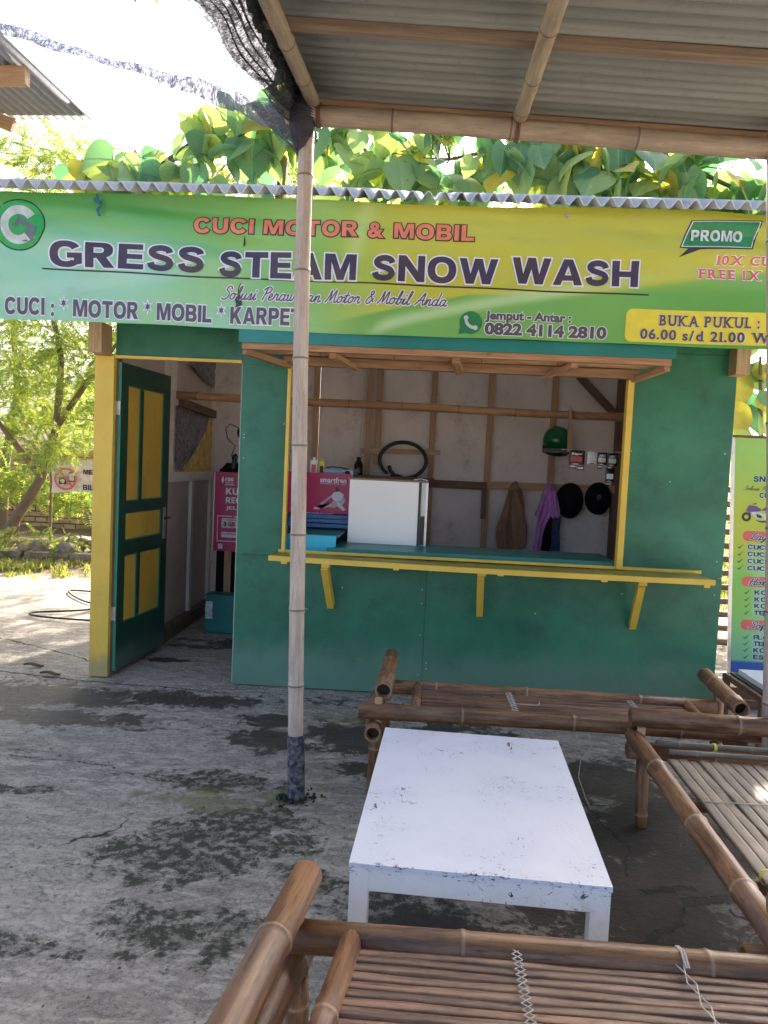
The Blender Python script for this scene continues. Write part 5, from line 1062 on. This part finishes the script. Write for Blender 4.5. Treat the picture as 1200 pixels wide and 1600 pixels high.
# sachets strung along a cord
sc_ = thing('sachet_cord', 'cord strung behind the window for coffee sachets', 'cord', (3.3,.35,1.66)); mb = MB(); mb.tube([(3.10,.35,1.658),(3.3,.35,1.652),(3.47,.35,1.655),(3.6,.35,1.66)], .0025, 5); mb.build('cord_line', m_cord, sc_)
def sachet(label, x, z1, wd, ht, cols, letters, tails=0):
    t = thing('coffee_sachet', label, 'sachet', (x,.34,z1), 'coffee sachets hanging in the window'); mb = MB(); mb.surf(lambda u, v: Vector((x+wd*(u-.5), .34-.010*sin(pi*u)*sin(pi*v)-.002*sin(v*50)*(v < .08 or v > .92), z1-ht*v)), 8, 14); mb.build('foil', cols[0], t, 0, .004)
    mpz = lambda a, b, l: Vector((a, .334-.010*sin(pi*min(1,max(0,(a-x)/wd+.5)))-l, b))
    flat_poly('print_band', t, mpz, [(rrect(x-wd*.40, z1-ht*.80, x+wd*.34, z1-ht*.42, .006), 0, .001), ([(x-wd*.45,z1-ht*.97),(x-wd*.15,z1-ht*.9),(x+wd*.2,z1-ht*.95),(x-wd*.1,z1-ht*1.0)],1,.001)], [cols[1], cols[2]], None)
    if letters: fit_text('lettering', t, mpz, letters, x-wd*.38, x+wd*.34, z1-ht*.36, z1-ht*.16, cols[2], .04, step=None, shear=.2)
    for k in range(tails):
        hb('foil_tail', (x-wd*.25+k*wd*.5, .335, z1-ht-.012-.01*k), (wd*.45, .004, .03), cols[0], t, 0); hb('tail_print', (x-wd*.25+k*wd*.5, .3325, z1-ht-.012-.01*k), (wd*.35, .001, .01), cols[2], t, 0)
m_foild = plain('foil_dark', s2l(36,22,24), .3); m_foilr = plain('foil_red', s2l(150,20,34), .3); m_foilw = plain('foil_white', s2l(206,200,200), .3); m_foilg = plain('foil_gold', s2l(170,150,60), .35)
sachet('black and red coffee sachet at the left of the string', 3.205, 1.655, .105, .098, (m_foild, m_foilr, m_foilw), 'Kapal', 2)
sachet('red topped silver sachet second in the string', 3.31, 1.650, .068, .085, (m_foilw, m_pgrey, m_foilr), None, 0)
sachet('white and black sachet third in the string', 3.375, 1.648, .066, .085, (m_foild, m_foilw, m_foilw), 'ABC', 1)
sachet('white and black sachet half behind the yellow post', 3.445, 1.645, .068, .085, (m_foild, m_foilw, m_foilw), 'ABC', 1)
sachet('lower black and white sachet hanging below the string', 3.435, 1.545, .06, .095, (m_foild, m_board, m_foilw), None, 1)

# ================================================================== VEGETATION
def big_leaf_mesh(name, mat, L=.27, curl=1.0):
    mb = MB(); out = [(0.02,0),(.30,-.08),(.50,.06),(.58,.25),(.55,.45),(.43,.65),(.24,.82),(.09,.93),(0.005,1.02)]
    zf = lambda x, y: L*(-.32*curl*max(0, y-.15)**2+.22*abs(x)-.30*curl*x*x+.025*sin(y*13+x*5)*abs(x)*2)
    mb.lu=[]
    for sg in (1, -1):
        rows = [[mb.vert((sg*x*k*L, y_*L, zf(sg*x*k, y_))) for k, y_ in ((0, max(0, y)), (.5, y*.5+max(0, y)*.5+.03), (1, y))] for (x, y) in out]
        UV = [[(sg*x*k, max(0, y) if k == 0 else y) for k in (0, .5, 1)] for (x, y) in out]
        for i in range(len(out)-1):
            for j in range(2):
                q = [rows[i][j], rows[i][j+1], rows[i+1][j+1], rows[i+1][j]]; u = [UV[i][j], UV[i][j+1], UV[i+1][j+1], UV[i+1][j]]
                if sg < 0: q = q[::-1]; u = u[::-1]
                mb.face(q, u, 0, True)
    a = mb.vert((-.004,0,0)); b = mb.vert((.004,0,0)); c = mb.vert((.003,-.4*L,.03)); d = mb.vert((-.003,-.4*L,.03)); mb.face((a,b,c,d), [(0,0)]*4)
    return mb, mat
def leaf_me(b, mats):
    me = bpy.data.meshes.new('leaf'); me.from_pydata(b.v, [], b.f)
    for m in mats: me.materials.append(m)
    me.polygons.foreach_set('use_smooth', b.sm); ul = me.uv_layers.new(name='UVMap'); ul.data.foreach_set('uv', [c for f in b.uv for p in f for c in p]); me.update(); return me
def rnd_ell(c, r):
    while True:
        p = Vector((random.uniform(-1,1), random.uniform(-1,1), random.uniform(-1,1)))
        if .15 < p.length <= 1: return Vector(c)+Vector((p.x*r[0], p.y*r[1], p.z*r[2]))
def leaf_rot(droop):
    az = random.uniform(0, 2*pi); dr = -radians(random.uniform(*droop))
    d = Vector((cos(az)*cos(dr), sin(az)*cos(dr), sin(dr))); side = d.cross(Vector((0,0,1))).normalized(); up = side.cross(d)
    roll = random.gauss(0, .5); s2 = side*cos(roll)+up*sin(roll); u2 = s2.cross(d)
    return Matrix((s2, d, u2)).transposed()
LEAVES_LEFT = [300]
def broadleaf(label, base, clumps, trunk_pts, trunk_r, nsep, yel=.12, L=.27, droop=(25,85)):
    t = thing('broadleaf_tree', label, 'tree', base)
    mb = MB(); mb.tube(trunk_pts, [trunk_r*(1-.6*i/(len(trunk_pts)-1)) for i in range(len(trunk_pts))], 12); mb.build('trunk', m_bark, t)
    top = Vector(trunk_pts[-1]); 
    for (c, r, n) in clumps:
        c = Vector(c); k = min(range(len(trunk_pts)), key=lambda i: (Vector(trunk_pts[i])-c).length+.4*abs(i-len(trunk_pts)+1)); s = Vector(trunk_pts[k]); mid = (s+c)/2+Vector((random.uniform(-.2,.2), random.uniform(-.2,.2), .25)); e = c+(c-s).normalized()*max(r)*.5
        mb = MB(); mb.tube([s, (s+mid)/2+Vector((0,0,.1)), mid, (mid+c)/2, c, e], [trunk_r*.4, trunk_r*.34, trunk_r*.27, trunk_r*.2, trunk_r*.13, .006], 7)
        for q in range(5): p = rnd_ell(c, r); mb.tube([c, (c+p)/2+Vector((0,0,.06)), p], [trunk_r*.1,.008,.004], 5)
        mb.build('branch', m_bark, t)
    P=[]
    for (c, r, n) in clumps: P += [rnd_ell(c, r) for _ in range(n)]
    P.sort(key=lambda p: (p-CAMP).length)
    lm = []
    for m in (m_leaf, m_leafy):
        lm.append([leaf_me(big_leaf_mesh('leaf', m, L, cu_)[0], [m]) for cu_ in (.3, 1.0, 1.7, 2.4)])
    for p in P[:nsep]:
        o = bpy.data.objects.new('leaf', random.choice(lm[1] if random.random() < yel else lm[0])); C.objects.link(o); o.parent = t
        s = random.uniform(.4, 1.15); o.matrix_local = Matrix.Translation(p-Vector(base)) @ leaf_rot(droop).to_4x4() @ Matrix.Diagonal((s*random.uniform(.75,1.05), s, s, 1))
    b, _ = big_leaf_mesh('leaf', m_leaf, L); V0 = np.array(b.v); V=[]; F=[]; MI=[]
    for p in P[nsep:]:
        R3 = np.array(leaf_rot(droop)); s = random.uniform(.6,1.2); vv = (V0*s) @ R3.T+np.array(p-Vector(base)); o = len(V); V += vv.tolist(); F += [tuple(i+o for i in f) for f in b.f]; MI += [1 if random.random() < yel else 0]*len(b.f)
    if F:
        me = bpy.data.meshes.new('foliage'); me.from_pydata(V, [], F); me.materials.append(m_leaf); me.materials.append(m_leafy); me.polygons.foreach_set('material_index', MI); me.polygons.foreach_set('use_smooth', [True]*len(F)); ul = me.uv_layers.new(name='UVMap'); ul.data.foreach_set('uv', [c for f in b.uv for p in f for c in p]*(len(V)//len(b.v))); me.update()
        o = bpy.data.objects.new('foliage', me); C.objects.link(o); o.parent = t; o['kind'] = 'stuff'
    return t
broadleaf('broad leaved tree with drooping leaves behind the left half of the kiosk roof', (.4,4.4,0),
    [((-1.1,3.9,4.75),(.65,.5,.40),46),((-.1,3.6,4.95),(.6,.5,.5),56),((.75,3.5,5.25),(.6,.5,.5),60),((1.5,3.6,4.8),(.6,.5,.55),56),((-.3,4.3,4.2),(.9,.5,.4),44),((-1.7,4.4,4.7),(.5,.5,.5),36),((1.0,4.4,4.1),(.9,.5,.4),50)],
    [(.4,4.4,-.05),(.45,4.4,1.5),(.35,4.3,3.0),(.3,4.2,4.2),(.4,4.1,5.2)], .11, 150, .12, .37, (0,80))
broadleaf('broad leaved tree behind the right half of the kiosk roof', (3.6,4.3,0),
    [((2.3,3.6,4.85),(.6,.5,.5),62),((3.1,3.5,4.9),(.65,.5,.45),66),((3.95,3.6,4.75),(.6,.5,.5),62),((4.8,3.7,4.8),(.65,.5,.5),66),((5.7,3.8,4.6),(.7,.5,.5),56),((3.2,4.4,4.1),(1.2,.5,.35),36),((4.8,4.4,4.1),(1.2,.5,.35),36),((5.5,3.4,3.9),(.6,.5,.7),40)],
    [(3.6,4.3,-.05),(3.5,4.3,1.5),(3.65,4.3,3.0),(3.7,4.2,4.2),(3.9,4.1,5.0)], .13, 150, .12, .37, (0,80))
# tall crown above the frame that shades the yard; only its hanging tips reach into view
broadleaf('tall broad leaved tree leaning over the yard, its leaf tips at the top', (-1.6,4.6,0),
    [((-.30,1.35,5.52),(.28,.2,.22),24),((-2.9,4.2,8.4),(1.6,1.4,1.0),200),((-1.9,3.2,7.6),(1.2,1.0,.6),140)],
    [(-6.2,4.9,-.05),(-6.2,4.8,2.5),(-6.0,4.7,5.0),(-4.6,4.6,7.6),(-1.2,4.5,9.2)], .16, 0, .1, .34)

def frond_verts(L=.28, n=9):
    V=[]; F=[]; 
    for i in range(n):
        y = L*(.12+.86*i/n); w_ = L*.36*sin(pi*(i+1.2)/(n+1.6)); 
        for sg in (1, -1):
            o = len(V); dz = -.25*y*y/L; V += [(0,y,dz),(sg*w_*.5,y+L*.05,dz-.01+.008*sg),(sg*w_,y+.02*L,dz-.03),(sg*w_*.5,y-L*.02,dz-.012)]; F.append((o,o+1,o+2,o+3))
    o = len(V); V += [(-.0015,0,0),(.0015,0,0),(0,L,-.25*L)]; F.append((o,o+1,o+2)); return np.array(V), F
FV, FF = frond_verts()
def feathery(name, label, cat, base, trunks, clumps, droop=(-25,60), scale=1.0, mat=None, group=None):
    t = thing(name, label, cat, base, group)
    for (pts, r) in trunks: mb = MB(); mb.tube(pts, [r*(1-.65*i/(len(pts)-1)) for i in range(len(pts))], 9); mb.build('trunk', m_bark, t)
    V=[]; F=[]
    for (c, r, n) in clumps:
        for _ in range(n):
            p = rnd_ell(c, r); R3 = np.array(leaf_rot(droop)); s = random.uniform(.6,1.3)*scale; vv = (FV*s) @ R3.T+np.array(p-Vector(base)); o = len(V); V += vv.tolist(); F += [tuple(i+o for i in f) for f in FF]
    me = bpy.data.meshes.new('crown'); me.from_pydata(V, [], F); me.materials.append(mat or m_frond); me.update(); o = bpy.data.objects.new('crown', me); C.objects.link(o); o.parent = t; o['kind'] = 'stuff'
    return t
feathery('feathery_tree', 'leaning feathery leaved tree left of the yellow door post', 'tree', (-3.4,5.2,0),
    [([(-4.0,5.9,0),(-3.6,5.7,.5),(-3.1,5.4,1.1),(-2.8,5.2,1.8),(-2.7,5.1,2.7),(-2.9,5.1,3.6)], .085), ([(-3.1,5.4,1.1),(-3.5,5.2,1.7),(-4.0,5.1,2.4)], .05), ([(-2.8,5.2,1.8),(-2.3,5.0,2.4),(-1.8,4.9,3.0)], .05)],
    [((-2.9,5.0,2.9),(.9,.8,.7),480),((-2.0,5.2,2.6),(.7,.7,.8),360),((-3.6,5.2,2.2),(.8,.7,.5),300),((-2.9,5.6,1.75),(.8,.6,.35),200),((-1.9,5.4,3.6),(.8,.6,.6),200),((-3.1,5.4,4.4),(1.2,.8,.5),160),((-2.4,4.9,1.8),(.6,.5,.4),70),((-3.3,5.5,3.7),(1.2,.8,.5),120),((-2.6,4.7,1.45),(.4,.35,.25),60)], scale=.8)
feathery('feathery_tree', 'further feathery tree behind the leaning one, partly over the brick wall', 'tree', (-5.0,7.6,0),
    [([(-4.9,7.6,0),(-4.85,7.6,1.2),(-4.6,7.5,2.4),(-4.7,7.5,3.6)], .10), ([(-4.5,7.3,0),(-4.35,7.2,1.0),(-3.9,7.2,2.2)], .06)],
    [((-4.6,7.3,2.6),(1.2,.8,.7),260),((-3.6,7.4,3.2),(1.1,.8,.7),220),((-3.4,7.6,2.2),(.9,.7,.5),240),((-4.2,6.9,1.0),(.6,.4,.3),120),((-3.4,7.0,.8),(.5,.3,.25),90),((-5.2,7.4,3.8),(1.2,.8,.6),130),((-5.0,7.0,1.6),(.7,.6,.4),70),((-3.0,7.8,4.6),(1.4,.8,.5),110),((-2.2,7.8,3.4),(.8,.8,.9),100)], scale=1.2)
feathery('feathery_tree', 'yellow green shrub crown far behind the kiosk roof at left', 'tree', (-3.4,9.0,0), [([(-3.4,9,0),(-3.3,9,2.5),(-3.5,9,4.5)], .1)],
    [((-5.2,9,6.9),(1.3,1,.7),260),((-4.0,9,6.5),(1.3,1,.7),260),((-2.4,9,6.3),(1.3,1,.6),220),((-.8,9,6.6),(1.6,1,.6),220),((-3.6,9.2,5.4),(2.2,.8,.8),260),((.6,9,7.2),(1.4,1,.8),180)], scale=1.3)
feathery('feathery_tree', 'distant round tree crown seen behind the shade net', 'tree', (-.3,11.0,0), [([(-.3,11,0),(-.2,11,4),(-.4,11,7.4)], .15)], [((-.15,10.8,7.5),(.75,.8,.65),200),((.3,10.8,6.6),(1.0,.8,.7),160)], scale=1.1)
feathery('leafy_bush', 'sunlit bush behind the menu sign and bamboo fence', 'bush', (5.4,2.6,0), [([(5.4,2.6,0),(5.4,2.6,1.2)], .03)], [((5.2,2.6,.7),(.6,.5,.5),150),((5.8,2.9,1.2),(.8,.5,.6),120),((5.0,3.3,.4),(.5,.5,.4),80)])
feathery('feathery_tree', 'yellow green feathery tree glimpsed through leaves above the banner right half', 'tree', (4.4,6.2,0), [([(4.4,6.2,0),(4.3,6.2,2.4),(4.1,6.2,4.4)], .1)], [((3.6,6.1,5.4),(1.5,.7,.6),330),((5.6,6.1,5.4),(1.4,.7,.6),300),((4.6,6.2,4.6),(2.4,.8,.5),300),((6.9,6.2,5.0),(1.0,.7,.8),160)], scale=.9)
feathery('feathery_tree', 'feathery tree added behind the kiosk roof to dapple the left ground', 'tree', (.8,6.6,0), [([(.8,6.6,0),(.7,6.6,2.4),(.5,6.6,4.4)], .1)], [((.2,6.5,4.3),(1.7,1.1,.8),480),((1.9,6.6,4.6),(1.5,1.0,.7),260)], scale=1.1)  # crown added here to cast dappled shade on the left ground
random.seed(21)
# banana-like big leaves at the far right
bl = thing('broadleaf_shrub', 'yellow green big leaved shrub glowing beside the kiosk right edge', 'shrub', (5.35,2.6,0))
mb = MB(); mb.tube([(5.6,2.7,0),(5.5,2.7,1.4),(5.35,2.6,2.7)], [.04,.03,.015], 8); mb.build('trunk', m_bark, bl)
for (x, z, a, L) in [(5.10,2.55,-80,.36),(5.02,2.22,-60,.32),(5.22,2.30,-95,.36),(5.32,2.65,-70,.34),(5.1,2.95,-40,.3),(5.4,2.2,-110,.3)]+[(random.uniform(4.9,5.7), random.uniform(1.9,3.2), random.uniform(-110,-30), random.uniform(.2,.32)) for _ in range(26)]:
    b_, _ = big_leaf_mesh('leaf', m_leafy, L); me = leaf_me(b_, [m_leafy if random.random() < .4 else m_leaf])
    o = bpy.data.objects.new('leaf', me); C.objects.link(o); o.parent = bl
    d = Vector((cos(radians(a))*.6, -.3, sin(radians(a)))).normalized(); s_ = Vector((1,.2,0)); s_ = (s_-d*s_.dot(d)).normalized(); u_ = s_.cross(d); o.matrix_local = Matrix.Translation(Vector((x,2.6+random.uniform(-.25,.3),z))-Vector((5.35,2.6,0))) @ Matrix((s_,d,u_)).transposed().to_4x4()

# bamboo lattice fence to the right rear
fe = thing('bamboo_fence', 'horizontal bamboo lattice fence behind the menu sign', 'fence', (5.4,1.6,0))
for i in range(12): bamboo('slat', (4.15,1.6+random.uniform(-.01,.01),.12+i*.118), (7.2,1.6,.12+i*.118+random.uniform(-.01,.01)), .026, m_wood_d, fe, .4, 0, 1, 8)
for x in (4.60, 5.9, 7.1): hb('post', (x, 1.56, .8), (.06,.05,1.7), m_wood_d, fe)

# brick wall, prohibition banner, rubble and plants in the left garden
bw = thing('brick_wall', 'sunlit rough brick wall at the back of the left garden', 'wall', (-5.5,9,0)); cm_ = MB(); cm_.box((-5.2,9.08,.75), (6.6,.08,1.5)); cm_.build('mortar_core', plain('mortar', s2l(120,104,84), .9), bw)
m_brick = wood_mat('sandy_brick', s2l(190,160,116), s2l(170,136,96), .9, .4, .5)
mb = MB(); mb.box((0,0,0), (.205,.06,.082)); bme = mb.build('brick', m_brick, bw, base=(-5.2,9,.1), local=True); nbk = 0
for j in range(14):
    for i in range(21):
        x = -7.0+i*.22+(.11 if j % 2 else 0); z = .06+j*.105
        if x > -3.05: continue
        o = bme if nbk == 0 else bme.copy()
        if nbk: C.objects.link(o)
        o.location = Vector((x+random.uniform(-.006,.006), 9.01+random.uniform(-.012,.012), z))-Vector((-5.5,9,0)); o.rotation_euler = (0, random.uniform(-.02,.02), 0); nbk += 1
wb = thing('warning_banner', 'white warning banner with a red prohibition ring by the garden wall', 'banner', (-2.6,6,.7))
mb = MB(); mb.surf(lambda u, v: Vector((-3.25+1.7*u, 6.0+.03*sin(u*7)+.02*sin(v*5+u*3), .86+.46*v+.04*sin(u*4))), 20, 8); mb.build('cloth_sheet', plain('banner_white', s2l(214,206,200), .7), wb)
wmp = lambda x, z, lf: Vector((x, 5.965+.03*sin((x+3.25)/1.7*7)-lf, z)); pr=[]
for q in arc_band(-3.03,1.07,.135,.165,0,2*pi,26): pr.append((q,0,.006))
pr += [([(-3.13,1.17),(-3.11,1.19),(-2.92,.97),(-2.94,.95)],0,.008), (rrect(-3.13,.99,-3.02,1.10,.01),1,.004), (circ(-3.075,1.04,.03,12),2,.005), (rrect(-2.99,1.03,-2.90,1.17,.01),1,.004), (rrect(-2.98,1.05,-2.91,1.155,.004),2,.005)]
flat_poly('prohibition_ring', wb, wmp, pr, [m_pred, m_dark, m_pgrey], None); fit_text('lettering', wb, wmp, 'MEMOTRET', -2.775, -2.2, 1.15, 1.22, m_dark, .05, step=None, heavy=True); fit_text('lettering', wb, wmp, 'BILIK', -2.775, -2.5, .92, 1.0, m_dark, .05, step=None, heavy=True)
for x in (-3.27, -1.55): mb = MB(); mb.tube([(x,6.03,0),(x,6.03,1.5)], .02, 8); mb.build('stake', m_bark, wb)
ke = thing('kerb_stone', 'rough low stone kerb at the edge of the left garden', 'kerb', (-2.6,4.8,0)); 
for i in range(9):
    hb('stone_block', (-5.2+i*.62+random.uniform(-.03,.03), 4.75+.03*i+random.uniform(-.03,.03), .05), (.58, .20, .16+random.uniform(-.02,.02)), m_stone, ke, .02, Matrix.Rotation(random.uniform(-.06,.06), 3, 'Z'))
def rock(label, p, s, grp='rubble stones piled in the left garden'):
    mb = MB(); import bmesh; bm = bmesh.new(); bmesh.ops.create_icosphere(bm, subdivisions=2, radius=1); k = random.random()*50
    for v in bm.verts: v.co *= 1+.35*mnoise.noise(v.co*1.3+Vector((k,k,k))); v.co = Vector((round(v.co.x*3)/3*.5+v.co.x*.5, v.co.y, v.co.z*.7))
    for v in bm.verts: mb.vert(Vector(p)+Vector((v.co.x*s, v.co.y*s, v.co.z*s)))
    for f in bm.faces: mb.face([v.index for v in f.verts])
    bm.free(); o = mb.build('stone', m_stone, base=p); o.rotation_euler.z = random.random()*3; return tag(o, label, 'stone', grp)
for i in range(26): x = -2.15+random.gauss(0,.45); y = 5.6+random.gauss(0,.3); rock('pale rubble stone in the heap left of the yellow post', (x, y, .10+max(0,.22-.3*abs(x+2.1))*random.random()+.05), random.uniform(.07,.17))
rock('flat pale stone block lying on the kerb at the left edge', (-3.3,4.6,.13), .22, None) if False else None
# ground cover: grass tufts and small weeds as one mass each
def tufts(name, label, region, n, h, mat, seed):
    random.seed(seed); V=[]; F=[]
    for _ in range(n):
        cx, cy = region(); k = random.randint(5,10)
        for _ in range(k):
            a = random.uniform(0, 2*pi); L = h*random.uniform(.5,1.3); le = random.uniform(.2,.8); x = cx+random.gauss(0,.03); y = cy+random.gauss(0,.03); d = (cos(a), sin(a)); w_ = random.uniform(.004,.012); o = len(V); z0 = .0
            V += [(x-d[1]*w_,y+d[0]*w_,z0),(x+d[1]*w_,y-d[0]*w_,z0),(x+d[0]*L*le*.4+d[1]*w_*.8,y+d[1]*L*le*.4-d[0]*w_*.8,z0+L*.6),(x+d[0]*L*le*.4-d[1]*w_*.8,y+d[1]*L*le*.4+d[0]*w_*.8,z0+L*.6),(x+d[0]*L*le,y+d[1]*L*le,z0+L*(1-.4*le))]
            F += [(o,o+1,o+2,o+3),(o+3,o+2,o+4)]
    me = bpy.data.meshes.new(name); me.from_pydata(V, [], F); me.materials.append(mat); me.update(); o = bpy.data.objects.new(name, me); C.objects.link(o); return tag(o, label, 'grass', None, 'stuff')
tufts('garden_grass', 'green weeds and grass along the left garden kerb', lambda: (lambda x, y: (x, y))(*random.choice([(random.gauss(-3.4,.35),random.gauss(5.0,.3)),(random.gauss(-2.4,.25),random.gauss(4.6,.25)),(random.gauss(-1.8,.3),random.gauss(5.2,.4)),(random.uniform(-4.6,-1.0),random.uniform(4.0,6.2)),(random.gauss(-2.9,.3),random.gauss(4.2,.15))])), 420, .11, m_grass, 3)
tufts('edge_grass', 'sparse grass on the sunlit ground before the kerb', lambda: (random.uniform(-4,-1.2), random.uniform(3.5,4.5)), 110, .07, m_grass, 4)
random.seed(11)
for i, (x, y, lb) in enumerate(((-2.7,5.0,'bright weed clump right behind the stone kerb'),(-1.9,5.1,'low leafy weed nearest the yellow post'),(-3.4,4.9,'dense weed clump at the left edge of the kerb'),(-2.3,6.3,'yellow green weed in front of the warning banner'))):
    feathery('weed_clump', lb, 'weed', (x,y,0), [([(x,y,0),(x,y,.2)], .01)], [((x,y,.22),(.35,.25,.2),60)], (-70,30), .6, None, 'weeds in the left garden')
mb = MB(); pts=[]
P_ = [(-.2,2.4),(-.8,2.75),(-1.5,2.9),(-1.0,2.3),(-.65,2.55),(-.9,2.0),(-1.3,1.75),(-1.15,1.6),(-.6,1.55),(-.1,1.55),(-.2,1.9),(-.7,2.2),(-.9,2.5),(-.3,2.7),(.0,2.75)]
for i in range(91): p = cr([(a, b, .012) for a, b in P_], i/90); pts.append((p.x, p.y, .013))
mb.tube(pts, .009, 6); tag(mb.build('garden_hose', m_rubber), 'thin dark hose lying in loops on the sunlit concrete', 'hose')
# grit and crumbs gathered along the kiosk foot and round the stains
V=[]; F=[]
for _ in range(900):
    k = random.random()
    if k < .35: x, y = random.uniform(.95, 4.1), -.03-abs(random.gauss(0, .07))
    elif k < .5: x, y = random.gauss(.4, .5), -.3+random.gauss(0, .15)
    else: x, y = random.uniform(-1.2, 3.2), random.uniform(-3.2, -.1)
    r_ = random.uniform(.002, .006)*(1.8 if random.random() < .08 else 1); o = len(V); z = -.004
    V += [(x-r_,y-r_*.7,z),(x+r_,y-r_*.5,z),(x+r_*.6,y+r_,z),(x-r_*.8,y+r_*.8,z),(x,y,z+r_*1.1)]; F += [(o,o+1,o+4),(o+1,o+2,o+4),(o+2,o+3,o+4),(o+3,o,o+4)]
me = bpy.data.meshes.new('grit'); me.from_pydata(V, [], F); me.materials.append(plain('grit', s2l(120,112,100), .9, 0, .4)); o = bpy.data.objects.new('grit', me); C.objects.link(o); tag(o, 'scattered grit and crumbs on the concrete yard', 'grit', None, 'stuff')
# dead leaves on the yard
lf_m = plain('dead_leaf', s2l(92,80,60), .8)
for i, (x, y, lb) in enumerate(((-.25,-.05,'curled dead leaf in front of the yellow post'),(-.45,.12,'dead leaf left of the curled one near the doorway'),(.05,-.05,None))):
    if not lb: continue
    mb = MB(); mb.surf(lambda u, v: Vector((x+.14*(u-.5), y+.05*(v-.5)*sin(pi*min(.98,max(.02,u))), .006+.012*abs(v-.5)*2+.006*sin(u*6))), 8, 4); tag(mb.build('dead_leaf', lf_m, None, 0, .002), lb, 'leaf', 'dead leaves near the doorway')
tufts('moss_tuft', 'dark moss tuft round the foot of the bamboo pole', lambda: (1.657+random.gauss(0,.05), -1.635+random.gauss(0,.03)), 16, .018, plain('dark_moss', (.03,.04,.015), .9), 5)
